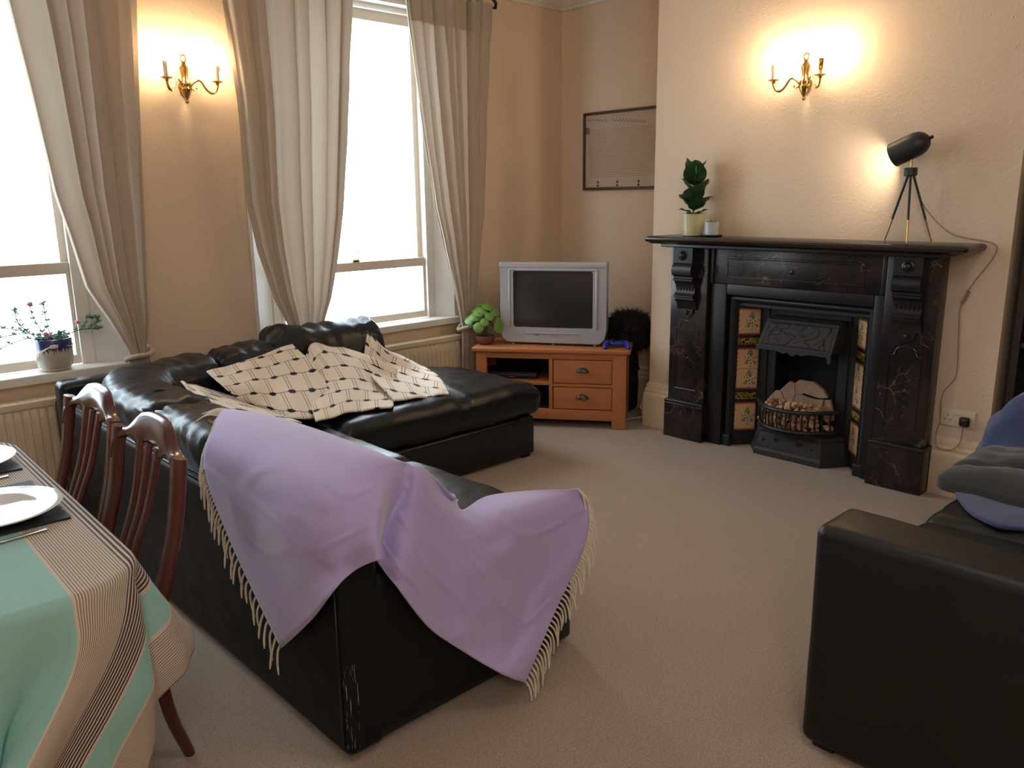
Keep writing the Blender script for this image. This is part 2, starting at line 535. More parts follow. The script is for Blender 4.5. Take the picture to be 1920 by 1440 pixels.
# framed ruled document (object coords: local y along, z up)
t = NT('aged ruled document'); c = t.co(); s_ = t.n.new('ShaderNodeSeparateXYZ'); t.link(c, s_.inputs[0])
zz = s_.outputs[2]
inz = t.m('MULTIPLY', t.m('GREATER_THAN', zz, .085), t.m('LESS_THAN', zz, .43))
iny = t.m('LESS_THAN', s_.outputs[1], -.052)
w = t.noise(t.co('Object', (1, 60, 90)), 3, 3, .7)
ln = t.m('LESS_THAN', t.m('ABSOLUTE', t.m('SUBTRACT', t.m('FRACT', t.m('DIVIDE', zz, .0125)), .5)), .16)
k = t.m('MULTIPLY', t.m('MULTIPLY', inz, iny), t.m('MULTIPLY', ln, t.ramp(w, [(.35, 0.0), (.6, .75)])))
t.set(t.mix(k, t.mix(t.noise(c, 5, 4), srgb(176, 156, 136), srgb(200, 180, 158)), srgb(120, 98, 84)), .6, spec=.3, coat=.3)
M['paper'] = t.mat
M['ink'] = simple('brown seal wax', srgb(70, 30, 26), .5)
M['stamp'] = simple('blue grey stamp', srgb(98, 104, 108), .5)

# glass of the windows
t = NT('window glass'); out = t.n['Material Output']
gl = t.n.new('ShaderNodeBsdfGlossy'); gl.inputs['Roughness'].default_value = .02
tp = t.n.new('ShaderNodeBsdfTransparent'); tp.inputs[0].default_value = (.95, .98, .98, 1)
fr = t.n.new('ShaderNodeFresnel'); fr.inputs[0].default_value = 1.45
mx = t.n.new('ShaderNodeMixShader')
t.link(fr.outputs[0], mx.inputs[0]); t.link(tp.outputs[0], mx.inputs[1]); t.link(gl.outputs[0], mx.inputs[2]); t.link(mx.outputs[0], out.inputs[0])
M['glass'] = t.mat
t = NT('dark picture tube glass'); t.set((.032, .028, .028, 1), .22, spec=.5, coat=.08); M['screen'] = t.mat

def emit(name, col, s):
    t = NT(name); t.set((.9, .85, .8, 1), .4, emit=col, estr=s); return t.mat
M['bulb'] = emit('lit candle bulb', (1.0, .70, .38, 1), 440)
M['lampbulb'] = emit('lit lamp bulb', (1.0, .76, .50, 1), 330)

# ------------------------------------------------------------------ room shell
XA, YW, XB = 4.65, 4.36, 4.27      # alcove wall, window wall, chimney breast face
BY0, BY1 = 1.17, 3.205
ZC = 2.95
XL, YB = -2.2, -1.9
m = MB(); m.box(XL-.1, XA+.1, YB-.1, YW+.25, -.06, 0); struct('floor', m, M['carpet'])
m = MB(); m.box(XL-.1, XA+.1, YB-.1, YW+.25, ZC, ZC+.08); struct('ceiling', m, M['ceil'])
m = MB(); m.box(XL-.12, XL, YB-.12, YW+.2, 0, ZC); struct('wall_left', m, M['wall'])
m = MB(); m.box(XL, XA+.12, YB-.12, YB, 0, ZC); struct('wall_back', m, M['wall'])
m = MB(); m.box(XA, XA+.12, YB, YW+.2, 0, ZC); struct('wall_right', m, M['wallL'])
# window wall with two splayed openings (opening x0,x1 at room face; frame x0,x1)
WIN = [(-.02, 1.385, .13, 1.205), (2.12, 3.565, 2.31, 3.415)]
ZS, ZT, YF = .70, 2.68, 4.46
m = MB()
xs = [XL, WIN[0][0], WIN[0][1], WIN[1][0], WIN[1][1], XA]
for a, b in ((0, 1), (2, 3), (4, 5)):
    x0, x1 = xs[a], xs[b]
    def xo(x):
        for w in WIN:
            if abs(x-w[0]) < 1e-6: return w[2]-.04
            if abs(x-w[1]) < 1e-6: return w[3]+.04
        return x
    pts = [(x0, YW), (x1, YW), (xo(x1), YF+.10), (xo(x0), YF+.10)]
    m.prism(pts, 0, ZC, lambda a, b, h: (a, b, h))
for w in WIN:
    m.box(w[0]-.001, w[1]+.001, YW, YF+.1, 0, ZS-.045)
    m.box(w[0]-.001, w[1]+.001, YW, YF+.1, ZT, ZC)
struct('wall_window', m, M['wallL'], smooth=20)
# chimney breast around the fire opening
m = MB()
FO0, FO1, FOZ = 1.75, 2.615, .93
m.box(XB, XA, BY0, FO0, 0, ZC); m.box(XB, XA, FO1, BY1, 0, ZC); m.box(XB, XA, FO0, FO1, FOZ, ZC)
m.box(XA-.10, XA, FO0, FO1, 0, FOZ)
struct('wall_fireplace', m, M['wall'], smooth=20)

# skirting: profile (out, z)
PROF = [(0, 0), (.028, 0), (.028, .215), (.020, .228), (.022, .245), (.014, .258), (.014, .275), (.006, .292), (0, .298)]
def run(mb, p0, p1, nrm, prof, z0=0, ext0=0, ext1=0):
    p0 = V(p0); p1 = V(p1); d = (p1-p0).normalized(); n = V(nrm)
    vs = []; k = len(prof)
    for p, e, sg in ((p0, ext0, -1), (p1, ext1, 1)):
        for o, z in prof:
            q = p + n*o + d*(sg*e*o)
            vs.append((q.x, q.y, z0+z))
    fs = [tuple(range(k)), tuple(range(2*k-1, k-1, -1))]
    for i in range(k):
        j = (i+1) % k
        fs.append((i, i+k, j+k, j))
    mb.add(vs, fs)
m = MB()
run(m, (XB, 2.995, 0), (XB, BY1, 0), (-1, 0, 0), PROF, ext1=1)
run(m, (XB, BY0, 0), (XB, 1.412, 0), (-1, 0, 0), PROF, ext0=1)
run(m, (XB, BY1, 0), (XA, BY1, 0), (0, 1, 0), PROF, ext0=1)
run(m, (XB, BY0, 0), (XA, BY0, 0), (0, -1, 0), PROF, ext0=1)
struct('baseboard_fireplace', m, M['skirt'], smooth=30)
m = MB(); run(m, (XA, BY1, 0), (XA, YW, 0), (-1, 0, 0), PROF); run(m, (XA, YB, 0), (XA, BY0, 0), (-1, 0, 0), PROF)
struct('baseboard_right', m, M['skirt'], smooth=30)
m = MB(); run(m, (XL, YW, 0), (XA, YW, 0), (0, -1, 0), PROF); struct('baseboard_window', m, M['skirt'], smooth=30)
m = MB(); run(m, (XL, YB, 0), (XL, YW, 0), (1, 0, 0), PROF); struct('baseboard_left', m, M['skirt'], smooth=30)
m = MB(); run(m, (XL, YB, 0), (XA, YB, 0), (0, 1, 0), PROF); struct('baseboard_back', m, M['skirt'], smooth=30)
# cornice
CP = [(0, 0), (.012, 0), (.014, .02), (.03, .03), (.045, .06), (.075, .09), (.08, .115), (.10, .12), (.10, .14), (0, .14)]
CW = [XL, WIN[0][0], XA]
m = MB()
run(m, (XL, YW, 0), (XA, YW, 0), (0, -1, 0), CP, 2.81)
struct('trim_1', m, M['ceil'], smooth=25)
m = MB(); run(m, (XA, BY1, 0), (XA, YW, 0), (-1, 0, 0), CP, 2.81); struct('trim_2', m, M['ceil'], smooth=25)
m = MB(); run(m, (XB, BY0, 0), (XB, BY1, 0), (-1, 0, 0), CP, 2.81, ext0=1, ext1=1); struct('trim_3', m, M['ceil'], smooth=25)

# windows
def window(i, w, zrail):
    e = bpy.data.objects.new('window_%d' % i, None); C.objects.link(e); e['kind'] = 'structure'
    x0, x1 = w[2], w[3]
    e.location = ((x0+x1)/2, YF, ZS); WM[e] = Matrix.Translation(e.location)
    B = lambda nm, mb, mt, **k: mb.build(nm, mt, e, world=True, **k)
    ym = YF
    z1 = 2.64
    # outer box frame with beads
    m = MB()
    for xa, xb in ((x0-.05, x0), (x1, x1+.05)):
        m.box(xa, xb, ym-.01, ym+.10, ZS, z1)
    m.box(x0-.05, x1+.05, ym-.01, ym+.10, z1-.005, z1+.04)
    for x, s in ((x0, 1), (x1, -1)):
        m.box(min(x, x+s*.012), max(x, x+s*.012), ym-.02, ym+.004, ZS, z1)
    m.box(x0, x1, ym-.02, ym+.004, z1-.012, z1)
    B('box_frame', m, M['white'], smooth=20)
    def sash(nm, za, zb, y, top, bot, st=.035):
        m = MB()
        m.box(x0, x0+st, y, y+.04, za, zb); m.box(x1-st, x1, y, y+.04, za, zb)
        m.box(x0+st, x1-st, y, y+.04, za, za+bot); m.box(x0+st, x1-st, y, y+.04, zb-top, zb)
        o = B(nm, m, M['sash'], smooth=20)
        g = MB(); g.add([(x0+st, y+.02, za+bot), (x1-st, y+.02, za+bot), (x1-st, y+.02, zb-top), (x0+st, y+.02, zb-top)], [(0, 1, 2, 3)])
        gg = g.build('pane', M['glass'], o, smooth=0)
        return o
    sash('lower_sash', ZS+.005, zrail+.03, ym+.005, .055, .045, .030)
    us = sash('upper_sash', zrail-.03, z1-.005, ym+.052, .06, .06)
    m = MB(); m.rbox(((x0+x1)/2, ym+.02, zrail+.038), (.05, .025, .02), .006); m.build('sash_catch', M['brass'], us, smooth=40)
    # splayed reveal boards and sill
    m = MB()
    for xa, xb in ((w[0], w[2]-.045), (w[1], w[3]+.045)):
        s = 1 if xb > xa else -1
        m.prism([(xa+s*.001, YW-.004), (xb, YF), (xb-s*.02, YF), (xa-s*.02, YW-.004)][::1], ZS, ZT, lambda a, b, h: (a, b, h))
    m.box(w[0], w[1], YW, YF, ZT-.02, ZT+.001)
    B('reveal_lining', m, M['white'], smooth=20)
    m = MB(); m.bbox(w[0]-.02, w[1]+.02, YW-.055, YF+.0, ZS-.04, ZS+.004, .006)
    B('sill', m, M['white'])
window(1, WIN[0], 1.185)
window(2, WIN[1], 1.08)

# radiators under the windows
def radiator(x0, x1, z0, z1, label):
    t = thing('radiator', label, 'radiator', ((x0+x1)/2, 4.29, 0))
    m = MB()
    n = int((x1-x0-.04)/.035)
    def f(u, v):
        x = x0+.02+(x1-x0-.04)*u
        ph = (u*n) % 1.0
        d = .010 if .22 < ph < .78 else 0.0
        e = min(1, min(v, 1-v)*14)
        return (x, 4.248-d*e, z0+.01+(z1-z0-.05)*v)
    m.grid(n*8, 14, f, flip=False)
    m.box(x0, x1, 4.25, 4.262, z0, z1-.02)
    m.build('front_panel', M['rad'], t, world=True, smooth=50)
    m = MB(); m.bbox(x0, x1, 4.24, 4.335, z1-.035, z1, .006)
    for k in range(int((x1-x0)/.03)):
        x = x0+.02+.03*k
        m.box(x, x+.004, 4.262, 4.325, z1-.03, z1+.002)
    m.build('top_grille', M['rad'], t, world=True)
    for x in (x0, x1):
        m = MB(); m.box(x-.006, x+.006, 4.25, 4.335, z0, z1-.01); m.build('side_panel', M['rad'], t, world=True)
    for x in (x1-.04, x0+.04):
        m = MB(); m.tube([(x, 4.30, z0+.03), (x, 4.30, .0)], .008); m.build('pipe', M['rad'], t, world=True)
radiator(-.05, 1.30, .14, .595, 'cream panel radiator under the left window, behind the two dining chairs')
radiator(2.2, 3.53, .12, .588, 'cream panel radiator under the right window, beside the raised sofa back')

# curtains
ROD_Z, CY = 2.76, 4.20
def rod(x0, x1, label):
    t = thing('curtain_rod', label, 'curtain rod', ((x0+x1)/2, CY, ROD_Z))
    m = MB(); m.tube([(x0, CY, ROD_Z), (x1, CY, ROD_Z)], .012, 10); m.build('pole', M['rod'], t, world=True)
    for x, s in ((x0, -1), (x1, 1)):
        m = MB(); m.tube([(x+s*.0, CY, ROD_Z), (x+s*.03, CY, ROD_Z-.005), (x+s*.055, CY, ROD_Z-.03), (x+s*.05, CY, ROD_Z-.06), (x+s*.03, CY, ROD_Z-.06)], [.012, .012, .011, .010, .008], 8)
        m.build('finial', M['rod'], t, world=True)
        m = MB(); m.tube([(x-s*.06, CY, ROD_Z), (x-s*.06, YW-.001, ROD_Z)], .009, 8); m.lathe([(.025, 0), (.025, .012)], (x-s*.06, YW-.0125, ROD_Z), 12, (0, 1, 0))
        m.build('bracket', M['rod'], t, world=True)
rod(-.25, 1.66, 'dark iron curtain rod over the left window')
rod(1.97, 3.80, 'dark iron curtain rod with hooked end over the right window')

def curtain(label, Ls, Rs, ztie, zbot, npl, seed, tieside, straps=(), depth=.055, band=.035):
    # Ls, Rs: lists (z,x) of the two side edges
    xm = (interp(Ls, 2.6)+interp(Rs, 2.6))/2
    t = thing('curtain', label, 'curtain', (xm, CY, 0))
    rnd = random.Random(seed)
    ph = [rnd.uniform(-.35, .35) for _ in range(npl+2)]
    ztop = ROD_Z-.05
    def f(u, v):
        z = ztop+(zbot-ztop)*v
        xl, xr = interp(Ls, z), interp(Rs, z)
        wd = xr-xl
        full = max(0, min(1, (z-ztie)/(ztop-ztie)))
        # broad flat panels broken by narrow folds
        uu = u + .038*sin(6.3*u*1.35+seed*2.1) + .03*sin(6.3*u*2.7+seed) + .018*sin(3.1*v+9*u+seed)
        ang = uu*npl*2*pi
        a = depth*(.30+.70*full**.55)
        w = math.tanh(2.4*sin(ang))*.75+.18*sin(ang*3+seed)
        w2 = sin(ang*.31+seed+v*1.2)*.55+.25*sin(ang*2.3+1.3*seed+v*2.0)
        y = CY + a*(.62*w+.45*w2)
        x = xl+wd*u + .13*wd/npl*cos(ang)*2.2
        x = min(max(x, xl-.004), xr+.004)
        if z < ztie:
            y += -.01
        y += .006*noise.noise(V((u*6, v*14, seed)))
        return (x, y, z)
    m = MB(); m.grid(npl*16, 90, f)
    b = m.build('drape', M['curtain'], t, world=True, smooth=180)
    # heading band
    m = MB()
    def hb(u, v):
        p = V(f(u, 0.0+band*v)); return (p.x, p.y-.004, p.z)
    m.grid(npl*16, 6, hb); m.build('heading_band', M['curtain'], t, world=True, smooth=180)
    q = straps or 7
    for i in range(q):
        m = MB(); u = (i+.5)/q; p = V(f(u, .0)); w = .022
        pts = [(p.y-.004, ztop), (CY-.02, ROD_Z-.01), (CY-.012, ROD_Z+.014), (CY+.012, ROD_Z+.014), (CY+.02, ROD_Z-.01), (p.y+.004, ztop)]
        for (ya, za), (yb, zb) in zip(pts, pts[1:]):
            m.add([(p.x-w, ya, za), (p.x+w, ya, za), (p.x+w, yb, zb), (p.x-w, yb, zb)], [(0, 1, 2, 3)])
        m.build('tab_loop', M['curtain'], t, world=True, smooth=60)
    # tie-back
    xl, xr = interp(Ls, ztie), interp(Rs, ztie)
    m = MB(); cx, rx = (xl+xr)/2, (xr-xl)/2+.012
    ring = [(cx+rx*cos(a), CY+.065*sin(a)-.005, ztie+.010*sin(a*2)+(.02*cos(a))) for a in [2*pi*i/24 for i in range(25)]]
    m.tube(ring, .013, 8); m.tube([(cx+tieside*rx, CY, ztie), (cx+tieside*(rx+.02), CY+.1, ztie+.03), (cx+tieside*(rx+.02), YW-.004, ztie+.05)], .006, 6)
    m.build('tieback', M['curtain'], t, world=True)
    return t
curtain('beige linen curtain of the left window, swept right to the wall light pier',
        [(.05, 1.345), (.70, 1.345), (.79, 1.34), (.93, 1.28), (1.106, 1.193), (1.382, 1.145), (1.551, 1.11), (1.986, 1.069), (2.351, 1.031), (2.72, .99)],
        [(.05, 1.45), (.70, 1.44), (.79, 1.432), (.923, 1.457), (1.447, 1.502), (1.948, 1.54), (2.428, 1.579), (2.72, 1.61)],
        .76, .05, 6, 1.0, 1)
curtain('beige linen curtain left of the right window, broad and gathered behind the raised sofa back',
        [(.05, 2.28), (.62, 2.27), (.802, 2.213), (.967, 2.135), (1.236, 2.058), (1.491, 2.014), (2.003, 2.002), (2.483, 1.963), (2.72, 1.95)],
        [(.05, 2.42), (.62, 2.41), (.804, 2.444), (.933, 2.499), (1.178, 2.563), (1.422, 2.609), (2.077, 2.686), (2.592, 2.738), (2.72, 2.75)],
        .64, .05, 8, 2.4, -1)
curtain('beige linen curtain right of the right window, tied back beside the television stand',
        [(.05, 3.47), (.329, 3.475), (.60, 3.485), (.661, 3.49), (.845, 3.45), (1.132, 3.37), (1.44, 3.282), (1.862, 3.209), (2.262, 3.147), (2.643, 3.096), (2.72, 3.085)],
        [(.05, 3.575), (.352, 3.58), (.60, 3.585), (.685, 3.596), (.973, 3.633), (1.398, 3.694), (2.084, 3.736), (2.72, 3.785)],
        .655, .05, 7, 4.1, 1, band=.066)

# ------------------------------------------------------------------ wall lights
def sconce(loc, rz, label, bare=False):
    # local: wall plane y=0, room at -y
    t = thing('wall_light', label, 'wall light', loc, rz)
    m = MB()
    m.lathe([(.006, -.10), (.010, -.092), (.006, -.082), (.014, -.07), (.026, -.045), (.030, -.03), (.022, -.018), (.026, -.008), (.026, .0), (.018, .01), (.016, .03), (.021, .055), (.024, .072), (.015, .085), (.010, .092), (.012, .098), (.005, .104)], (0, -.035, 0), 20)
    m.lathe([(.020, -.005), (.032, 0), (.032, .02), (.015, .035)], (0, -.035, -.02), 16, (0, 1, 0))
    m.build('stem', M['brass'], t)
    m = MB(); m.tube([(.014*cos(a), -.035, .118+.017*sin(a)) for a in [2*pi*i/16 for i in range(17)]], .0035, 6)
    m.build('hanging_ring', M['brass'], t)
    A, D = .129, .127
    for s in (-1, 1):
        def P(q, z): return (s*A*q, -.035-(D-.035)*q, z)
        m = MB()
        m.tube(smoothpath([P(.16, -.02), P(.26, .0), P(.42, .012), P(.52, .0), P(.62, -.028), P(.78, -.05), P(.92, -.042), P(1.0, -.012), P(1.0, .0)], 28), [.0045+.003*(i/28) for i in range(29)], 8)
        m.tube(smoothpath([P(.26, .002), P(.16, -.012), P(.20, -.032), P(.30, -.034), P(.34, -.024)], 12), .004, 8)
        m.build('arm', M['brass'], t)
        m = MB(); m.lathe([(.006, -.014), (.010, -.008), (.008, -.003), (.018, .001), (.030, .006), (.030, .008), (.012, .004), (.011, .010)], P(1, 0), 20); m.build('drip_pan', M['brass'], t)
        if bare and s > 0:
            m = MB(); m.lathe([(.006, .004), (.007, .03), (.012, .034), (.012, .05), (.010, .052), (.013, .056), (.013, .080), (.011, .086)], P(1, 0), 14); m.build('lampholder', M['brass'], t)
        else:
            m = MB(); m.lathe([(.0125, .008), (.0125, .082), (.010, .088), (.006, .09)], P(1, 0), 14)
            m.tube([P(1.09, .085), P(1.10, .07), P(1.10, .055)], [.003, .003, .002], 6)
            m.build('candle_tube', M['candle'], t)
        m = MB(); m.lathe([(.006, .086), (.011, .10), (.013, .118), (.010, .137), (.004, .155), (.001, .163)], P(1, 0), 12); m.build('bulb', M['bulb'], t)
    return t
sconce((1.81, YW, 2.09), 0, 'brass two arm wall light between the windows, both candle tubes on')
sconce((XB, 2.22, 2.08), -pi/2, 'brass two arm wall light over the mantelpiece, one bare holder without its candle tube', bare=True)

# ------------------------------------------------------------------ framed document
t = thing('framed_document', 'long ruled parchment in a thin brown frame on the alcove wall', 'picture', (XA, 4.127, 1.543))
PW, PH = -.85, .543
m = MB(); m.box(-.012, -.010, PW+.012, -.012, .012, PH-.012); m.build('document', M['paper'], t, smooth=0)
m = MB()
for y0, y1, z0, z1 in ((PW, 0, 0, .02), (PW, 0, PH-.018, PH), (PW, PW+.018, .018, PH-.018), (-.018, 0, .018, PH-.018)):
    m.bbox(-.024, -.001, y0, y1, z0, z1, .004)
m.build('frame', M['picframe'], t)
for y in (-.14, -.32, -.51, -.69):
    for z in (.032, .056):
        m = MB(); m.bbox(-.0145, -.012, y-.008, y+.008, z-.008, z+.008, .001); m.build('wax_seal', M['ink'], t)
m = MB(); m.box(-.0135, -.012, -.055, -.02, .395, .44); m.build('revenue_stamp', M['stamp'], t, smooth=0)
for ks in (range(0, 6), range(6, 16)):
    m = MB(); sp = []
    for k in ks:
        y = -.04-.03*k-(.05 if k > 5 else 0); z = .485-.003*k
        sp += [(-.0125, y, z+.012), (-.0125, y-.008, z+.02), (-.0125, y-.014, z), (-.0125, y-.02, z+.01), (-.0125, y-.026, z+.002)]
    m.tube(smoothpath(sp, len(sp)*3), .0008, 4); m.build('title_script', M['ink'], t)

# ------------------------------------------------------------------ fireplace
FP = thing('fireplace_surround', 'dark veined marble fireplace surround with long black mantel shelf and carved corbels', 'fireplace', (4.22, 2.19, 0))
def fb(nm, mb, mt, par=None, **k): return mb.build(nm, mt, par or FP, world=True, **k)
XP = 4.17
CYF = 2.203
# shelf: clipped corners, moulded edge
def outline(e):
    x0 = 4.012-e
    yl, yr = 3.075+e, 1.278-e
    return [(XB-.001, yl), (x0+.012, yl), (x0, yl-.012), (x0, yr+.012), (x0+.012, yr), (XB-.001, yr)]
m = MB()
lay = [(1.218, -.022), (1.226, -.012), (1.230, 0), (1.244, .006), (1.254, .002), (1.261, -.010)]
vs = []; fs = []
for z, e in lay: vs += [(x, y, z) for x, y in outline(e)]
for i in range(len(lay)-1):
    for k in range(6):
        k2 = (k+1) % 6
        fs.append((i*6+k, (i+1)*6+k, (i+1)*6+k2, i*6+k2))
fs.append(tuple(range(6))); fs.append(tuple((len(lay)-1)*6+k for k in range(5, -1, -1)))
m.add(vs, fs); fb('mantel_shelf', m, M['shelf'], smooth=28)
m = MB(); m.bbox(4.08, XB-.001, 1.40, 3.005, 1.196, 1.219, .006); fb('bed_mould', m, M['slate'])
m = MB(); m.bbox(4.195, XB-.001, 1.69, 2.716, .99, 1.197, .004)
m.bbox(4.188, 4.20, 1.80, 2.61, 1.135, 1.150, .003)
for y0, y1, z0, z1 in ((1.80, 2.61, 1.03, 1.036), (1.80, 2.61, 1.118, 1.124), (1.80, 1.806, 1.03, 1.124), (2.604, 2.61, 1.03, 1.124)): m.box(4.192, 4.196, y0, y1, z0, z1)
m.ball((4.193, 2.2, 1.08), (.006, .014, .014), 10, 6)
fb('frieze', m, M['marble'])
# black fillets beside frieze
m = MB(); m.bbox(4.185, XB-.001, 1.688, 1.712, .99, 1.197, .004); fb('fillet', m, M['slate']); m = MB(); m.bbox(4.185, XB-.001, 2.694, 2.718, .99, 1.197, .004); fb('fillet', m, M['slate'])
for y0, y1 in ((2.715, 2.99), (1.418, 1.69)):
    yc = (y0+y1)/2
    m = MB(); m.bbox(XP, XB-.001, y0+.008, y1-.008, .24, 1.197, .004)
    # recessed panel outline as thin beads and an arched top
    a, b = yc-.078, yc+.078
    bead = [(a, .33), (a, .70)]
    m.tube([(XP-.001, a, .32), (XP-.001, a, .70)], .003, 6); m.tube([(XP-.001, b, .32), (XP-.001, b, .70)], .003, 6)
    m.tube([(XP-.001, a, .32), (XP-.001, b, .32)], .003, 6)
    m.tube([(XP-.001, a, .70), (XP-.001, a+.02, .70), (XP-.001, a+.03, .72)] + [(XP-.001, yc+.05*cos(q), .72+.03*sin(q)) for q in [pi-pi*i/10 for i in range(11)]] + [(XP-.001, b-.02, .70), (XP-.001, b, .70)], .003, 6)
    # incised sprig
    m.tube([(XP-.001, yc, .36), (XP-.001, yc, .60)], .002, 5)
    for k in range(5):
        z = .38+.045*k
        for s in (-1, 1):
            m.tube(smoothpath([(XP-.001, yc, z), (XP-.001, yc+s*.02, z+.018), (XP-.001, yc+s*.034, z+.008)], 6), .0018, 5)
    m.tube([(XP-.001, yc+.02*cos(q), .54+.02*sin(q)) for q in [2*pi*i/14 for i in range(15)]], .0022, 5)
    pil = fb('pilaster', m, M['marble'])
    # plinth
    m = MB(); m.bbox(XP-.022, XB-.001, y0-.004, y1+.004, 0, .222, .004); pl = fb('plinth', m, M['marble'])
    m = MB(); m.bbox(XP-.024, XB-.002, y0-.006, y1+.006, .221, .244, .008); m.build('plinth_cap', M['slate'], pl)
    # corbel
    ca, cb = yc-.068, yc+.068
    prof = [(XP, 1.197), (4.095, 1.197), (4.095, 1.105), (4.10, 1.10), (4.085, 1.085), (4.078, 1.06), (4.085, 1.035), (4.105, 1.022), (4.105, 1.012), (4.098, 1.008), (4.098, .998), (4.115, .99), (4.128, .97), (4.134, .945), (4.128, .925), (4.118, .915), (4.112, .908), (4.112, .898), (4.124, .894), (4.120, .886), (4.128, .878), (4.140, .862), (4.150, .845), (4.155, .825), (XP, .82)]
    m = MB(); m.prism(prof, ca, cb, lambda a_, b_, h: (a_, h, b_))
    cbl = fb('corbel', m, M['slate'], smooth=35)
    m = MB(); m.ball((4.094, yc, 1.15), (.022, .024, .024), 16, 10); m.lathe([(.03, 0), (.03, .004), (.024, .008)], (4.096, yc, 1.15), 16, (-1, 0, 0)); m.build('boss', M['slate'], cbl)
    m = MB(); m.prism([(yc-.045, .825), (yc+.045, .825), (yc+.035, .79), (yc+.012, .775), (yc-.012, .775), (yc-.035, .79)], XP-.014, XP, lambda a_, b_, h: (h, a_, b_)); m.ball((XP-.014, yc, .802), (.012, .015, .015), 12, 8); m.build('pendant', M['slate'], cbl)
    m = MB()
    for k in range(6):
        m.tube([(4.132, ca+.016+.021*k, .965), (4.136, ca+.016+.021*k, .925)], .006, 6)
    m.build('fluting', M['slate'], cbl)
# slips (black edge between marble and iron)
m = MB()
m.bbox(4.20, XB-.001, 1.69, 1.745, 0, .99, .006); m.bbox(4.20, XB-.001, 2.61, 2.716, 0, .99, .006); m.bbox(4.20, XB-.001, 1.7455, 2.6095, .925, .99, .006)
fb('slip', m, M['slate'])

# cast iron insert
FI = thing('cast_iron_insert', 'black cast iron fire insert with embossed canopy and flowered side tiles', 'fireplace insert', (4.30, 2.18, 0))
def ib(nm, mb, mt, par=None, **k): return mb.build(nm, mt, par or FI, world=True, **k)
YC = 2.175
def frame_path(w, zt):  # U path bottom-left, up, across, down
    return [(YC+w, 0), (YC+w, zt), (YC-w, zt), (YC-w, 0)]
m = MB()
# moulded U frame: sections (x, inset)
sec = [(4.262, 0), (4.238, .004), (4.226, .014), (4.226, .024), (4.238, .034), (4.250, .042), (4.262, .048)]
vs = []; fs = []
for (x, e) in sec:
    for (y, z) in frame_path(.433-e, .925-e): vs.append((x, y, z))
for i in range(len(sec)-1):
    for k in range(3): fs.append((i*4+k, i*4+k+1, (i+1)*4+k+1, (i+1)*4+k))
m.add(vs, fs)
m.bbox(4.215, 4.262, YC+.38, YC+.437, 0, .07, .008); m.bbox(4.215, 4.262, YC-.437, YC-.38, 0, .07, .008)
ib('moulded_frame', m, M['iron'], smooth=60)
# splayed cheek plates and top plate, back plate
m = MB()
def cheek(s, q, z, off=0):   # q 0 outer .. 1 inner
    y = YC+s*(.385-.105*q); x = 4.262+.115*q
    n = V((-.105, -s*.115, 0)).normalized()
    return (x+n.x*off, y+n.y*off, z)
for s in (-1, 1):
    vs = [cheek(s, 0, 0), cheek(s, 1, 0), cheek(s, 1, .88), cheek(s, 0, .88)]
    m.add(vs, [(0, 1, 2, 3) if s > 0 else (3, 2, 1, 0)])
m.add([(4.262, YC-.385, .86), (4.262, YC+.385, .86), (4.377, YC+.28, .86), (4.377, YC-.28, .86)], [(0, 1, 2, 3)])
m.add([(4.262, YC-.385, .86), (4.262, YC+.385, .86), (4.262, YC+.385, .90), (4.262, YC-.385, .90)], [(0, 1, 2, 3)])
for y0, y1 in ((YC+.19, YC+.285), (YC-.285, YC-.19)): m.box(4.372, 4.386, y0, y1, 0, .86)
m.box(4.372, 4.386, YC-.19, YC+.19, .66, .86)
for s in (-1, 1):
    m.tube([(4.368, YC+s*.245, 0), (4.368, YC+s*.245, .85)], .006, 6)
    m.ball((4.366, YC+s*.215, .60), (.008, .012, .008), 8, 6)
ib('cheek_plates', m, M['iron'], smooth=30)
m = MB()
m.box(4.52, 4.545, YC-.30, YC+.30, 0, .92)
m.grid(8, 2, lambda u, v: (4.386+.134*v, YC+.19*cos(pi*u) if False else YC+.2*(1-2*u), .0+.9*0+.9*0) if False else (4.386+.134*v, YC+.2-.0*v, .9*u))
m.grid(8, 2, lambda u, v: (4.386+.134*v, YC-.2, .9*u))
m.box(4.38, 4.545, YC-.30, YC+.30, .86, .88)
ib('fireback', m, M['soot'])
# canopy (hood) with relief, leaning forward at the foot
m = MB()
def relief(u, v):
    r = 0.0
    e = min(u, 1-u)*.44; ev = min(v, 1-v)*.17
    if .018 < e < .026 or .012 < ev < .018: r += .004
    if e > .04 and ev > .02:
        n = noise.noise(V((u*9, v*4.5, 2.2))); n2 = noise.noise(V((u*17, v*9, 7.2)))
        r += .006 if n+.45*n2 > .10 else 0
        for uc in (.13, .87):
            q = abs((u-uc)-.03*sin(v*8))
            if q < .016: r += .005
    return r
def hoodp(u, v, off=0):   # u across from +y to -y, v down
    w = .212+.010*v
    y = YC-.015+w*(1-2*u)
    x = 4.27-.095*v; z = .800-.145*v
    n = V((-.145, 0, .095)).normalized()
    return (x+n.x*off*-1 if False else x-abs(n.x)*off, y, z+abs(n.z)*off*-.3)
m.grid(110, 44, lambda u, v: hoodp(u, v, relief(u, v)), flip=True)
m.add([hoodp(0, 0), hoodp(1, 0), (4.37, YC-.23, .815), (4.37, YC+.20, .815)], [(0, 1, 2, 3)])
for uu in (0, 1):
    m.add([hoodp(uu, 0), hoodp(uu, 1), (4.37, hoodp(uu, 1)[1], .655), (4.37, hoodp(uu, 0)[1], .81)], [(0, 1, 2, 3)])
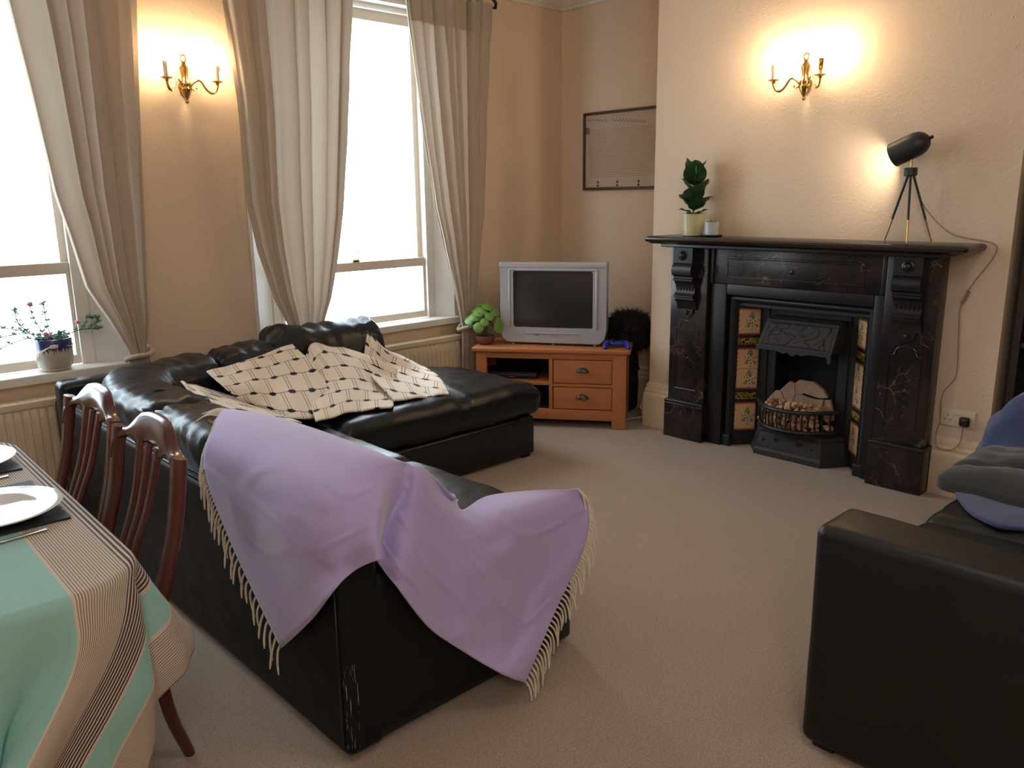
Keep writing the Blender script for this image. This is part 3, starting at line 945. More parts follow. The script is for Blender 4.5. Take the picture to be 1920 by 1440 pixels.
low = [(-.222, 0), (-.222, -.05), (-.205, -.055), (-.198, -.02), (-.10, -.018), (-.055, -.03), (-.03, -.022), (0, -.04), (.03, -.022), (.055, -.03), (.10, -.018), (.198, -.02), (.205, -.03), (.222, -.02), (.222, 0)]
m.prism(low, 4.170, 4.182, lambda a, b, h: (h, YC-.015+a, .657+b))
ib('canopy', m, M['hood'], smooth=30)
# tiles on the cheeks
def tile_strip(s):
    zs = [(.685, .845, 'p'), (.625, .665, 'g'), (.352, .605, 'p2'), (.290, .332, 'g'), (.095, .270, 'p')]
    for z0, z1, k in zs:
        m = MB()
        q0, q1 = .03, .84
        def P(q, z, off): return cheek(s, q, z, off)
        def quad(qa, qb, za, zb, off, mi, side=False):
            m.mi = mi
            vs = [P(qa, za, off), P(qb, za, off), P(qb, zb, off), P(qa, zb, off)]
            m.add(vs, [(0, 1, 2, 3)])
        if k == 'g':
            quad(q0, q1, z0, z1, .004, 4); m.build('border_tile', [M['tile'], M['tile_red'], M['tile_leaf'], M['tile_petal'], M['tile_gold']], FI, world=True, smooth=0)
            continue
        quad(q0, q1, z0, z1, .004, 0)
        def disc(qc, zc, r, off, mi, rz=1.0, n=10):
            m.mi = mi; L = .1557
            vs = [P(qc+r*cos(a)/L, zc+r*rz*sin(a), off) for a in [2*pi*i/n for i in range(n)]]
            m.add(vs, [tuple(range(n))])
        def leaf(qc, zc, ang, ln, off, mi):
            m.mi = mi; L = .1557
            vs = []
            for a, b in ((0, 0), (.35, .28), (.7, .22), (1, 0), (.7, -.22), (.35, -.28)):
                dx = (a*cos(ang)-b*sin(ang))*ln; dz = (a*sin(ang)+b*cos(ang))*ln
                vs.append(P(qc+dx/L, zc+dz, off))
            m.add(vs, [tuple(range(6))])
        halves = [((z0+z1)/2, z1), (z0, (z0+z1)/2)] if k == 'p2' else [(z0, z1)]
        for hi, (a, b) in enumerate(halves):
            zc = (a+b)/2 - .012; qc = .55
            for j in range(6): leaf(qc, zc, .5+j*1.05+hi, .045, .0046, 2)
            leaf(qc-.05, zc+.01, 1.5, .062, .0046, 2)
            for fx, fz in ((-.10, .018), (.10, .012), (0, -.018)):
                for j in range(5):
                    aa = 2*pi*j/5
                    disc(qc+fx+.0095*cos(aa)/.1557, zc+fz+.0095*sin(aa), .0066, .0052+j*.00004, 3, n=8)
                disc(qc+fx, zc+fz, .0078, .0058, 1); disc(qc+fx, zc+fz, .004, .0062, 0, n=8)
            for q in (q0, q1):
                for j in range(5):
                    disc(q+(.01 if q == q0 else -.01), a+.02+(b-a-.03)*j/4, .004, .0048, 1, n=6)
        # scalloped red edge along outer horizontal edges
        for zz, sg in ((z1, -1), (z0, 1)):
            quad(q0, q1, min(zz, zz+sg*.006), max(zz, zz+sg*.006), .0050, 1)
            for j in range(8): disc(q0+.05+(q1-q0-.1)*j/7, zz+sg*.006, .006, .0051+j*.00003, 1, n=8)
        if k == 'p2': quad(q0, q1, (z0+z1)/2-.0012, (z0+z1)/2+.0012, .0056, 1)
        m.build('flowered_tile', [M['tile'], M['tile_red'], M['tile_leaf'], M['tile_petal'], M['tile_gold']], FI, world=True, smooth=0)
tile_strip(1); tile_strip(-1)

# grate: ash cover, bars
FG = thing('fire_basket', 'black iron bow front fire basket with ash cover holding pale coals', 'fire grate', (4.25, YC, 0))
def gb(nm, mb, mt, par=None, **k): return mb.build(nm, mt, par or FG, world=True, **k)
def ash(zz, e):
    return [(4.385, YC+.30-e), (4.335+e*.3, YC+.30-e), (4.205+e, YC+.205-e*.5), (4.205+e, YC-.205+e*.5), (4.335+e*.3, YC-.30+e), (4.385, YC-.30+e)]
lay = [(0, 0), (.03, 0), (.045, .012), (.055, .012), (.135, .035), (.142, .028), (.160, .03), (.164, .045)]
vs = []; fs = []
for z, e in lay: vs += [(x, y, z) for x, y in ash(z, e)]
for i in range(len(lay)-1):
    for k in range(6):
        k2 = (k+1) % 6; fs.append((i*6+k, i*6+k2, (i+1)*6+k2, (i+1)*6+k))
fs.append(tuple((len(lay)-1)*6+k for k in range(6)))
m = MB(); m.add(vs, fs)
ac = gb('ash_cover', m, M['hood'], smooth=30)
m = MB()
for y in (YC+.085, YC+.068, YC-.052, YC-.07):
    m.box(4.213+.014, 4.235, y-.004, y+.004, .072, .112)
for y in (YC+.16, YC-.14): m.ball((4.226, y, .09), (.006, .006, .006), 8, 6)
m.build('vent_slots', M['soot'], ac, smooth=0)
def bow(a, R=1.0, dx=0):   # a in -1..1
    y = YC+.235*a*R
    x = 4.125+dx+.16*abs(a)**2.4
    return x, y
m = MB()
for z, r, dx in ((.312, .012, 0), (.195, .011, .012)):
    m.tube([(bow(a, 1, dx)[0], bow(a, 1, dx)[1], z) for a in [-1+2*i/28 for i in range(29)]], r, 8)
for s in (-1, 1):
    x, y = bow(s); m.tube([(x, y, .312), (x+.05, y+s*.025, .318)], .009, 8)
gb('rail', m, M['iron'])
for k in range(17):
    a = -.94+1.88*k/16
    x, y = bow(a); x2, y2 = bow(a, 1, .012)
    m = MB(); m.tube([(x, y, .312), (x-.004, y, .25), (x2, y2, .195)], .0052, 6); gb('bar', m, M['iron'])
m = MB()
vs = [(bow(a, .97, .02)[0], bow(a, .97, .02)[1], .168) for a in [-1+2*i/12 for i in range(13)]] + [(4.42, YC-.18, .168), (4.42, YC+.18, .168)]
m.prism([(p[0], p[1]) for p in vs], .16, .182, lambda a, b, h: (a, b, h)); gb('grate_floor', m, M['soot'])

# coals: individual ceramic coals heaped in the basket
rc = random.Random(3)
protos = []
for k in range(5):
    m = MB(); sd = k*3.1
    m.ball((0, 0, 0), (.020, .016, .014), 12, 9, lambda d: 1+.75*noise.noise(d*1.7+V((sd, 0, 0)))+.35*noise.noise(d*4+V((0, sd, 0))))
    o = m.build('fire_coal', M['coal1'] if k != 3 else M['coal2'], smooth=60); protos.append(o)
    tag(o, 'small tan ceramic coal in the heap in the iron fire basket', 'coal', 'ceramic coals in the fire basket')
spots = []
for layer, (z, rows) in enumerate([(.202, 4), (.230, 4), (.258, 4), (.286, 4), (.312, 3), (.335, 2)]):
    for r in range(rows):
        for k in range(9):
            a = -.86+1.72*k/8+rc.uniform(-.06, .06)
            x0, y = bow(a)
            x = x0+.030+.036*r+rc.uniform(-.006, .006)+(.018*max(0, layer-3))
            if x > 4.335: continue
            if layer < 4 and r > 1: continue
            if abs(a) > .98-.07*layer: continue
            spots.append((x, y, z+rc.uniform(-.006, .006)))
for i, p in enumerate(spots):
    o = protos[i] if i < 5 else protos[rc.randrange(5)].copy()
    if i >= 5: C.objects.link(o)
    o.location = p; o.rotation_euler = (rc.uniform(0, 6), rc.uniform(0, 6), rc.uniform(0, 6))
    s = rc.uniform(.72, 1.12); o.scale = (s, s, s)
# ceramic back slabs behind the coals
def slab(poly, x, lean, label):
    m = MB()
    m.prism(poly, 0, .022, lambda a, b, h: (x+h+lean*(b-.25), YC+a, b))
    o = m.build('fire_clay_slab', M['slab'], None, smooth=30)
    tag(o, label, 'fire clay', 'ceramic pieces behind the coals')
slab([(.20, .29), (.19, .33), (.165, .365), (.13, .365), (.105, .32), (.12, .285)], 4.335, .10, 'leftmost rounded yellowish fire clay piece beside the coals')
slab([(.125, .29), (.14, .37), (.085, .43), (.055, .42), (.045, .36), (.06, .29)], 4.342, .1, 'narrow fire clay piece second from the left behind the coals')
slab([(.055, .30), (.065, .415), (.03, .445), (-.06, .445), (-.12, .41), (-.15, .37), (-.10, .36), (.0, .375), (.02, .30)], 4.346, .1, 'widest arched fire clay piece at the top centre behind the coals')
slab([(.01, .29), (.02, .37), (-.09, .355), (-.14, .362), (-.14, .28)], 4.318, .06, 'low grey fire clay piece below the arched one behind the coals')
slab([(-.145, .27), (-.145, .36), (-.175, .365), (-.20, .30), (-.205, .25)], 4.325, .08, 'rightmost upright pale fire clay piece beside the coals')

# ------------------------------------------------------------------ things on the mantel
MZ = 1.2612
def leafgrid(mb, base, tip, width, normal, curl=.0, fold=.15, nu=8, nv=8, shape=1.0, wav=0.0, sd=0.0):
    base, tip, nrm = V(base), V(tip), V(normal).normalized()
    ax = tip-base; L = ax.length; d = ax.normalized(); side = d.cross(nrm).normalized(); nrm = side.cross(d)
    def f(u, v):
        w = width*(sin(pi*min(1, max(0, u))**shape)**.7)*.5
        t = (v-.5)*2
        p = base + d*(L*u) + side*(w*t) + nrm*(fold*abs(t)*w + curl*L*(u*u) + wav*sin(u*14+sd)*abs(t))
        return tuple(p)
    mb.grid(nu, nv, f)
t = thing('potted_fiddle_leaf', 'dark green fiddle leaf plant in a pale green pot on the mantel', 'plant', (4.15, 2.825, MZ))
m = MB(); m.lathe([(.052, 0), (.060, .006), (.070, .12), (.072, .132), (.066, .132), (.062, .112), (.001, .108)], n=28); m.build('pot', M['potgreen'], t)
m = MB(); m.lathe([(.062, .108), (.03, .114), (.001, .115)], n=20); m.build('soil', M['soil'], t)
m = MB(); m.tube([(0, 0, .11), (.004, .006, .2), (0, .0, .30), (.0, .01, .36)], .006, 6); m.build('stem', M['stem'], t)
m = MB()
rl = random.Random(11)
for (z, a, ln, w, up) in [(.12, 215, .10, .08, .25), (.12, 20, .12, .08, .12), (.12, 300, .10, .085, .5), (.13, 130, .10, .08, .4), (.14, 240, .14, .11, .9), (.15, 330, .15, .11, .8), (.16, 90, .14, .11, .9), (.17, 200, .15, .12, 1.3), (.19, 20, .14, .11, 1.5), (.20, 270, .16, .125, 1.6), (.22, 140, .14, .11, 1.8), (.24, 310, .12, .10, 1.2), (.28, 215, .17, .135, 3.0), (.29, 80, .16, .12, 2.8), (.29, 300, .17, .13, 2.8), (.31, 150, .15, .11, 3.4), (.30, 20, .15, .11, 3.0)]:
    ra = radians(a); d = V((cos(ra), sin(ra), up)).normalized()
    b = V((0, 0, z)); n = V((-cos(ra)*up, -sin(ra)*up, 1.0)).normalized()
    leafgrid(m, b+d*.01, b+d*ln, w, n, -.10, .22, 10, 8, .8, .004, a)
m.build('foliage', M['fiddle'], t, smooth=180)

t = thing('potted_succulent', 'tiny succulent in a pale blue cup on a saucer, right of the fiddle leaf pot', 'plant', (4.14, 2.69, MZ))
m = MB(); m.lathe([(.050, 0), (.062, .006), (.064, .012), (.058, .010), (.001, .008)], n=24); m.build('saucer', M['dark'], t)
m = MB(); m.lathe([(.034, .010), (.038, .014), (.041, .085), (.037, .085), (.034, .07), (.001, .068)], n=24); m.build('cup', M['potgrey'], t)
m = MB()
for k in range(9):
    a = radians(40*k); d = V((cos(a), sin(a), .9 if k % 2 else .5)).normalized()
    leafgrid(m, V((0, 0, .068)), V((0, 0, .068))+d*.045, .022, V((-cos(a)*.7, -sin(a)*.7, 1)), 0, .3, 6, 4)
m.build('foliage', M['succ'], t, smooth=180)

# desk lamp
LP = V((4.15, 1.605, MZ))
t = thing('tripod_lamp', 'charcoal tripod desk lamp with bullet shade and brass feet on the mantel', 'lamp', LP)
hub = V((0, 0, .335))
for fx, fy in ((-.085, -.045), (.055, .118), (.075, -.10)):
    d = V((fx, fy, 0)); top = hub+V((fx*.12, fy*.12, -.02)); foot = d+V((0, 0, .003))
    mid = top.lerp(foot, .66)
    m = MB(); m.tube([top, mid], [.0062, .0056], 10); lg = m.build('leg', M['matteblack'], t)
    m = MB(); m.tube([mid, foot], [.0048, .0032], 10); m.build('brass_foot', M['brass'], lg)
m = MB(); m.lathe([(.025, -.022), (.030, -.018), (.030, .014), (.027, .018)], hub, 20); m.build('hub', M['matteblack'], t)
m = MB(); m.tube([hub+V((0, 0, .015)), hub+V((0, .004, .075))], .0065, 10); m.build('stem', M['brass'], t)
ax = V((0.02, .915, -.40)).normalized()
hc = hub+V((0, .0, .118))
m = MB()
R = .058
prof = [(.001, -.080), (.018, -.076), (.036, -.065), (.050, -.046), (.057, -.022), (R, .006), (R, .098), (R-.003, .098), (R-.003, .008), (.050, -.03), (.03, -.06), (.001, -.072)]
m.lathe(prof, hc, 28, ax); sh = m.build('shade', M['matteblack'], t, smooth=50)
m = MB(); m.lathe([(.007, -.096), (.009, -.090), (.007, -.078)], hc, 12, ax); m.build('tilt_knob', M['black'], sh)
m = MB(); m.ball(tuple(hc+ax*.045), .026, 14, 10); m.lathe([(.014, -.070), (.014, .03)], hc, 12, ax); m.build('bulb', M['lampbulb'], sh)
cord = [[4.17, 1.60, 1.578], [4.22, 1.585, 1.49], [4.255, 1.54, 1.40], [4.255, 1.42, 1.30], [4.262, 1.245, 1.262], [4.262, 1.238, 1.20], [4.262, 1.317, 1.063], [4.262, 1.355, .957], [4.262, 1.351, .84], [4.262, 1.340, .657], [4.262, 1.348, .597], [4.262, 1.396, .507], [4.262, 1.392, .376], [4.2615, 1.403, .315], [4.240, 1.386, .25], [4.237, 1.323, .245], [4.245, 1.285, .29], [4.248, 1.278, .37]]
m = MB(); m.tube(smoothpath(cord, 110), .0022, 6); co = m.build('power_cord', M['cord'], t, world=True)
m = MB(); m.tube([(4.2595, 1.326, 1.035), (4.2595, 1.350, .975)], .008, 8); m.build('inline_switch', M['cord'], co)

# socket and plug
t = thing('wall_socket', 'white double power socket on the chimney breast right of the fireplace', 'socket', (XB, 1.312, .405))
m = MB(); m.bbox(-.010, 0, -.079, .079, -.043, .043, .004); m.build('face_plate', M['socket'], t)
m = MB()
for y, z, w, h in ((.045, .012, .004, .008), (.058, -.010, .008, .004), (.032, -.010, .008, .004)): m.box(-.0108, -.009, y-w/2, y+w/2, z-h/2, z+h/2)
m.build('pin_holes', M['black'], t, smooth=0)
for y in (.016, -.006):
    m = MB(); m.bbox(-.014, -.009, y-.007, y+.007, .014, .030, .002); m.build('rocker_switch', M['socket'], t)
t = thing('power_plug', 'black plug pushed into the right half of the wall socket', 'plug', (XB-.0145, 1.274, .398))
m = MB(); m.rbox((-.014, 0, 0), (.028, .048, .048), .012, None, 4); m.build('plug_body', M['black'], t)
m = MB(); m.box(-.0292, -.027, -.008, .010, .006, .014); m.build('fuse_label', M['terra'], t, smooth=0)

# ------------------------------------------------------------------ television stand and things on it
ST = (3.752, 3.624, 0); SA = atan2(-.811, .585)
t = thing('television_stand', 'orange oak television stand with two drawers and open shelves', 'tv stand', ST, SA)
W2, D = .523, .40
m = MB(); m.bbox(-W2, W2, 0, D, .503, .535, .010); m.build('top', M['oak'], t)
m = MB()
def fr(*a): m.bbox(*a, .004)
fr(-W2+.025, -W2+.095, .018, .06, 0, .503); fr(W2-.115, W2-.025, .018, .06, 0, .503)
fr(-W2+.025, -W2+.09, D-.06, D-.02, 0, .503); fr(W2-.09, W2-.025, D-.06, D-.02, 0, .503)
fr(-W2+.09, W2-.11, .02, .045, .462, .503); fr(-W2+.09, W2-.11, .02, .045, .055, .125)
m.build('carcass_frame', M['oak'], t)
for x in (-W2+.03, W2-.045):
    m = MB(); m.box(x, x+.015, .05, D-.03, .06, .5); m.build('side_panel', M['oak'], t, smooth=0)
m = MB(); m.box(-W2+.045, W2-.045, D-.035, D-.025, .06, .5); m.box(-W2+.045, W2-.045, .046, D-.035, .115, .125); m.build('back_panel', M['darkin'], t, smooth=0)
m = MB(); m.bbox(-.008, .016, .02, D-.04, .125, .463, .003); m.build('divider', M['oak'], t)
m = MB(); m.bbox(-W2+.05, -.008, .024, D-.04, .285, .307, .003); m.build('shelf', M['oak'], t)
m = MB(); m.bbox(.016, W2-.11, .022, .05, .278, .300, .003); m.build('drawer_rail', M['oak'], t)
for z0, z1 in ((.304, .458), (.130, .274)):
    m = MB(); m.bbox(.022, W2-.118, .019, .036, z0, z1, .004); m.box(.03, W2-.125, .036, D-.06, z0+.01, z1-.01)
    dr = m.build('drawer', M['oak'], t)
    xc, zc = (.022+W2-.118)/2, (z0+z1)/2+.012
    m = MB()
    def cup(u, v):
        a = pi*u; b = pi/2*v
        return (xc+.040*cos(a)*1.0*(1-.0*v), .019-.022*sin(b)*sin(a)**.5, zc-.012+.030*sin(a)*cos(b*.96))
    m.grid(20, 8, cup)
    for k in range(7):
        a = pi*(k+.7)/7.4
        m.tube([cup(a/pi, 0), (cup(a/pi, .5)[0], cup(a/pi, .5)[1]-.001, cup(a/pi, .5)[2]), cup(a/pi, .95)], .002, 5)
    m.bbox(xc-.043, xc+.043, .0165, .0195, zc-.014, zc-.008, .001)
    m.build('cup_handle', M['pewter'], dr, smooth=60)
def onstand(x, y, z=.5355):
    return (ST[0]+cos(SA)*x-sin(SA)*y, ST[1]+sin(SA)*x+cos(SA)*y, z)
t = thing('disc_player', 'flat black player box on the upper shelf of the television stand', 'player', onstand(-.27, .10, .3075), SA)
m = MB(); m.bbox(-.20, .17, 0, .22, .003, .045, .004); m.build('case', M['black'], t)
m = MB(); m.box(-.19, .16, -.002, .001, .026, .029); m.box(-.03, .02, -.002, .001, .012, .016); m.build('front_strip', M['silver2'], t, smooth=0)
t = thing('round_knob', 'small pale round disc under the top edge inside the open shelf of the television stand', 'knob', onstand(-.16, .10, .480), SA)
m = MB(); m.lathe([(.001, -.012), (.02, -.010), (.026, 0), (.02, .012), (.012, .022)], n=16); m.build('disc', M['plate'], t)

TA = atan2(-.527, .321)
t = thing('television', 'silver cathode ray television standing on the oak stand', 'television', (3.8525, 3.6945, .5355), TA)
w, h = .357, .545
z0 = .018
m = MB()
# front cabinet ring, with slightly narrower foot
def ring(pts, y): return [(x, y, z) for x, z in pts]
out_ = [(-.315, z0), (.315, z0), (.345, z0+.03), (w, z0+.09), (w, h-.01), (w-.008, h), (-w+.008, h), (-w, h-.01), (-w, z0+.09), (-.345, z0+.03)]
sx, s0, s1 = .268, .118, .492
inn = [(-.26, s0), (.26, s0), (sx, s0+.01), (sx, s0+.03), (sx, s1-.012), (sx-.01, s1), (-sx+.01, s1), (-sx, s1-.012), (-sx, s0+.03), (-sx, s0+.01)]
vs = ring(out_, .0)+ring(inn, .0)+ring(inn, .022)+ring(out_, .085)
fs = []
for a, b in ((0, 10), (10, 20), (30, 0)):
    for k in range(10):
        k2 = (k+1) % 10
        fs.append((a+k, a+k2, b+k2, b+k))
m.add(vs, fs)
m.bbox(-w-.002, w+.002, -.004, .08, h-.032, h+.004, .005)
body = m.build('front_cabinet', M['silver'], t, smooth=30)
m = MB()
sec = [(.085, 1.0, z0+.01, h-.01), (.20, .93, z0+.02, h-.03), (.34, .62, z0+.05, h-.12), (.42, .50, z0+.07, h-.2)]
vs = []
for y, s, a, b in sec: vs += [(-w*s, y, a), (w*s, y, a), (w*s, y, b), (-w*s, y, b)]
fs = [(12, 13, 14, 15)]
for i in range(3):
    for k in range(4):
        k2 = (k+1) % 4; fs.append((i*4+k, i*4+k2, (i+1)*4+k2, (i+1)*4+k))
m.add(vs, fs); m.build('rear_housing', M['silver2'], t, smooth=20)
m = MB()
def scr(u, v):
    x = -sx+2*sx*u; z = s0+(s1-s0)*v
    return (x*.995, .020-.016*(1-(2*u-1)**2*.7-(2*v-1)**2*.3), z)
m.grid(24, 18, scr); m.build('screen', M['screen'], t, smooth=180)
m = MB()
for s in (-1, 1): m.bbox(s*.285 if s > 0 else -.30, s*.30 if s > 0 else -.285, -.006, .01, s0-.005, s1+.01, .004)
m.bbox(-.30, .30, -.006, .01, s1+.002, s1+.016, .004)
m.build('screen_bezel', M['silver'], t)
m = MB(); m.bbox(-.19, .18, -.006, .004, .078, .084, .002); m.build('trim_bar', M['silver'], t)
for x in (-.112, -.098):
    m = MB(); m.lathe([(.004, 0), (.004, .003)], (x, 0, .068), 10, (0, -1, 0)); m.build('socket', M['black'], t)
for x in (-.01, .004, .018, .032):
    m = MB(); m.box(x, x+.008, -.0015, .001, .062, .065); m.build('button', M['black'], t, smooth=0)
for x in (-.28, 0, .28):
    m = MB(); m.lathe([(.012, 0), (.010, .02)], (x, .03, -.001), 10); m.build('foot', M['silver2'], t)
m = MB(); m.bbox(-.30, .30, .01, .30, .010, .024, .004); m.build('base_strip', M['silver2'], t)
fc = bpy.data.curves.new('brand_lettering', 'FONT'); fc.body = 'PHILIPS'; fc.size = .022; fc.align_x = 'CENTER'; fc.extrude = .0006
fo = bpy.data.objects.new('brand_lettering', fc); C.objects.link(fo); bpy.context.view_layer.update()
me = bpy.data.meshes.new_from_object(fo.evaluated_get(bpy.context.evaluated_depsgraph_get())); bpy.data.objects.remove(fo)
fo = bpy.data.objects.new('brand_lettering', me); C.objects.link(fo); fo.parent = t
fo.location = (0, -.0008, .092); fo.rotation_euler = (pi/2, 0, 0); me.materials.clear(); me.materials.append(M['plate'])

t = thing('potted_pilea', 'round leaved bright green plant in a brown bowl left of the television', 'plant', onstand(-.458, .135), .3)
m = MB(); m.lathe([(.035, 0), (.055, .012), (.066, .04), (.064, .058), (.058, .058), (.054, .045), (.001, .042)], n=24); m.build('pot', M['terra'], t)
m = MB(); m.lathe([(.056, .042), (.03, .05), (.001, .052)], n=16); m.build('soil', M['soil'], t)
m = MB(); m2 = MB(); rp = random.Random(5)
for k in range(26):
    a = k*2.4; el = .15+.85*((k*7) % 26)/26
    ln = .11+.085*el*rp.uniform(.7, 1.2)
    d = V((cos(a)*(1.0-el*.75), sin(a)*(1.0-el*.75), el*1.7)).normalized()
    b = V((0, 0, .07)); tip = b+d*ln+V((0, 0, .01))
    m2.tube([V((0, 0, .045)), b+d*ln*.5+V((0, 0, .015)), tip], .0018, 5)
    r = .036*rp.uniform(.75, 1.15)
    n = (d*.8+V((-.4, -.6, .25))*.6).normalized()
    sd = n.orthogonal().normalized(); s2 = n.cross(sd)
    def lf(u, v):
        q = u; aa = 2*pi*v
        return tuple(tip+(sd*cos(aa)+s2*sin(aa))*r*q+n*(-.25*r*q*q))
    m.grid(4, 14, lf)
m.build('foliage', M['pilea'], t, smooth=180); m2.build('leaf_stalks', M['stem'], t)

t = thing('game_controller', 'blue game controller lying on the right end of the television stand', 'controller', onstand(.43, .075), SA+.1)
m = MB()
m.rbox((0, .03, .026), (.10, .05, .030), .013, None, 4)
for s in (-1, 1):
    m.tube(smoothpath([(s*.045, .045, .028), (s*.060, .025, .028), (s*.070, -.005, .022), (s*.075, -.035, .014)], 14), [.016+.003*sin(pi*i/14) for i in range(15)], 12)
    m.ball((s*.0755, -.037, .0135), .0155, 12, 8)
m.build('shell', M['blueplastic'], t, smooth=60)
for s in (-1, 1):
    m = MB(); m.lathe([(.006, .030), (.006, .044), (.010, .047), (.009, .052)], (s*.025, .014, 0), 12); m.build('thumb_stick', M['black'], t)
m = MB(); m.bbox(-.026, .026, .026, .050, .038, .0425, .002); m.build('touch_pad', M['black'], t)
for x, y in ((.052, .045), (.052, .025), (.042, .035), (.062, .035)):
    m = MB(); m.lathe([(.0045, .04), (.0045, .046)], (x, y, 0), 8); m.build('button', M['black'], t)
m = MB(); m.box(-.056, -.048, .022, .048, .04, .0445); m.box(-.065, -.039, .031, .039, .04, .0445)
m.build('direction_pad', M['black'], t)

t = thing('shaggy_toy', 'shaggy black furry soft toy head behind the right of the television', 'soft toy', (4.42, 3.50, .435))
m = MB(); bl = lambda d: 1+.06*noise.noise(d*2.0)
TC = (0, 0, .15)
m.ball(TC, (.135, .16, .15), 24, 16, bl); m.ball((-.09, -.03, .13), (.06, .07, .05), 14, 10); hd = m.build('head', M['fur'], t, smooth=180)
m = MB(); rf = random.Random(9)
for k in range(3000):
    z = rf.uniform(-1, 1); a = rf.uniform(0, 2*pi); r = sqrt(1-z*z); d = V((r*cos(a), r*sin(a), z))
    p = V((TC[0]+d.x*.13, TC[1]+d.y*.155, TC[2]+d.z*.145))
    dr = (d+V((rf.uniform(-.6, .6), rf.uniform(-.6, .6), rf.uniform(-.5, .3)))).normalized()
    ln = rf.uniform(.03, .065); s = dr.orthogonal().normalized()*.0026
    if p.z+4*0+dr.z*ln < .002: continue
    q = p+dr*ln+V((0, 0, -.005)); m.add([p-s, p+s, q], [(0, 1, 2)])
m.build('fur', M['fur'], t, smooth=0, kind='stuff')
for dy in (.03, -.055):
    m = MB(); m.ball((-.128, dy-.02, .185), .009, 10, 8); m.build('eye', M['glint'], t)
t = thing('black_bag', 'soft black bag on the floor behind the right end of the television stand', 'bag', (4.47, 3.585, 0))
m = MB(); m.rbox((0, 0, .215), (.16, .20, .43), .06, 6, 3, lambda p, h: p+p.normalized()*.015*noise.noise(p*14))
m.build('bag_body', M['fur'], t, smooth=180)
m = MB(); m.tube(smoothpath([(-.05, -.09, .40), (-.06, -.11, .38), (.0, -.115, .36), (.05, -.10, .30)], 14), .006, 6); m.build('bag_strap', M['black'], t)
t = thing('white_cables', 'tangle of thin white cables on the floor between stand and chimney breast', 'cable', (4.29, 3.275, 0))
m = MB()
for k in range(3):
    m.tube(smoothpath([(-.06+.02*k, .10, .006), (-.02, .03-.03*k, .03+.012*k), (.03, -.01+.02*k, .006+.04*k), (-.03, -.03+.01*k, .05+.03*k), (.05, .02, .10+.04*k), (.10, .04, .14)], 40), .003, 6)
m.build('cable_loops', M['socket'], t)

# ------------------------------------------------------------------ black corner sofa
SF = thing('corner_sofa', 'large black leather corner sofa with chaise end, its back to the dining chairs', 'sofa', (1.6, 3.0, 0))
def sb(nm, mb, mt=None, par=None, **k):
    k.setdefault('smooth', 180)
    return mb.build(nm, mt or M['leather'], par or SF, world=True, **k)
def puff(amp=.012, sc=5.0, seed=0.0, bul=0.0, top=True):
    def f(p, h):
        q = V(p)
        ux, uy = p.x/h[0], p.y/h[1]
        if bul and p.z > 0:
            q.z += bul*max(0, (1-ux*ux))*max(0, (1-uy*uy))
        n = noise.noise(V((p.x*sc+seed, p.y*sc, p.z*sc)))*amp
        n += noise.noise(V((p.x*sc*3+seed, p.y*sc*3, p.z*sc*3)))*amp*.4
        d = V((p.x/h[0], p.y/h[1], p.z/h[2])).normalized()
        return q+d*n
    return f
# body panels
m = MB(); m.rbox((1.045, 2.955, .315), (.13, 2.51, .59), .03, (1, 10, 4), 3)
sb('outer_back_panel', m, M['scuff'], smooth=60)
m = MB(); m.rbox((1.465, 3.0, .16), (.86, 2.55, .30), .02, 2); sb('base', m, M['leather'], smooth=60)
m = MB(); m.rbox((1.42, 1.785, .272), (.87, .17, .505), .06, (8, 2, 5), 4, puff(.004, 6, 3))
sb('arm', m, M['scuff'])
m = MB(); m.rbox((1.85, 4.10, .36), (1.75, .12, .68), .035, (10, 1, 4), 3); sb('rear_back_panel', m, M['leather'], smooth=60)
m = MB(); m.rbox((2.58, 3.69, .135), (1.36, .84, .23), .02, 2); sb('chaise_base', m, M['leather'], smooth=60)
# ledge with piping
m = MB(); m.tube([(.985, 1.75, .608), (.985, 4.15, .612)], .006, 6); m.tube([(1.0, 1.75, .615), (1.0, 4.15, .62)], .004, 6); sb('piping', m)
m = MB(); m.tube([(.979, 1.72, .06), (.979, 1.72, .53)], .0035, 6); sb('seam', m)
# seats
m = MB(); m.rbox((1.62, 2.28, .36), (.66, .80, .16), .055, (14, 16, 2), 4, puff(.010, 6, 1, .03)); sb('seat_cushion', m)
m = MB(); m.rbox((1.62, 3.02, .36), (.66, .72, .16), .055, (14, 16, 2), 4, puff(.010, 6, 2, .03)); sb('seat_cushion', m)
m = MB(); m.rbox((1.60, 3.72, .36), (.70, .76, .16), .055, (14, 14, 2), 4, puff(.010, 6, 4, .02)); sb('corner_seat_cushion', m)
m = MB()
def chf(p, h):
    q = puff(.012, 5, 6, .035)(p, h)
    if p.x > 0 : q.x += .0
    # rounded right front corner and valley between two cushions
    g = exp(-((p.x-.08)/.035)**2)*.022
    if p.z > 0: q.z -= g
    rr = max(0, (p.x/h[0]))**6
    if p.z > 0: q.z -= .03*rr
    wr = sin((p.x*.8+p.y*1.3)*34+6*noise.noise(V((p.x*3, p.y*3, 1))))*.0045*max(0, 1-abs(p.y)/h[1])
    if p.z > 0: q.z += wr
    return q
m.rbox((2.645, 3.69, .345), (1.37, .87, .205), .075, (40, 28, 3), 5, chf); sb('chaise_cushion', m)
for x, y in ((2.06, 3.30), (3.18, 3.29), (3.18, 4.02)):
    m = MB(); m.bbox(x, x+.06, y, y+.06, 0, .03, .004); sb('foot', m, M['black'], smooth=30)
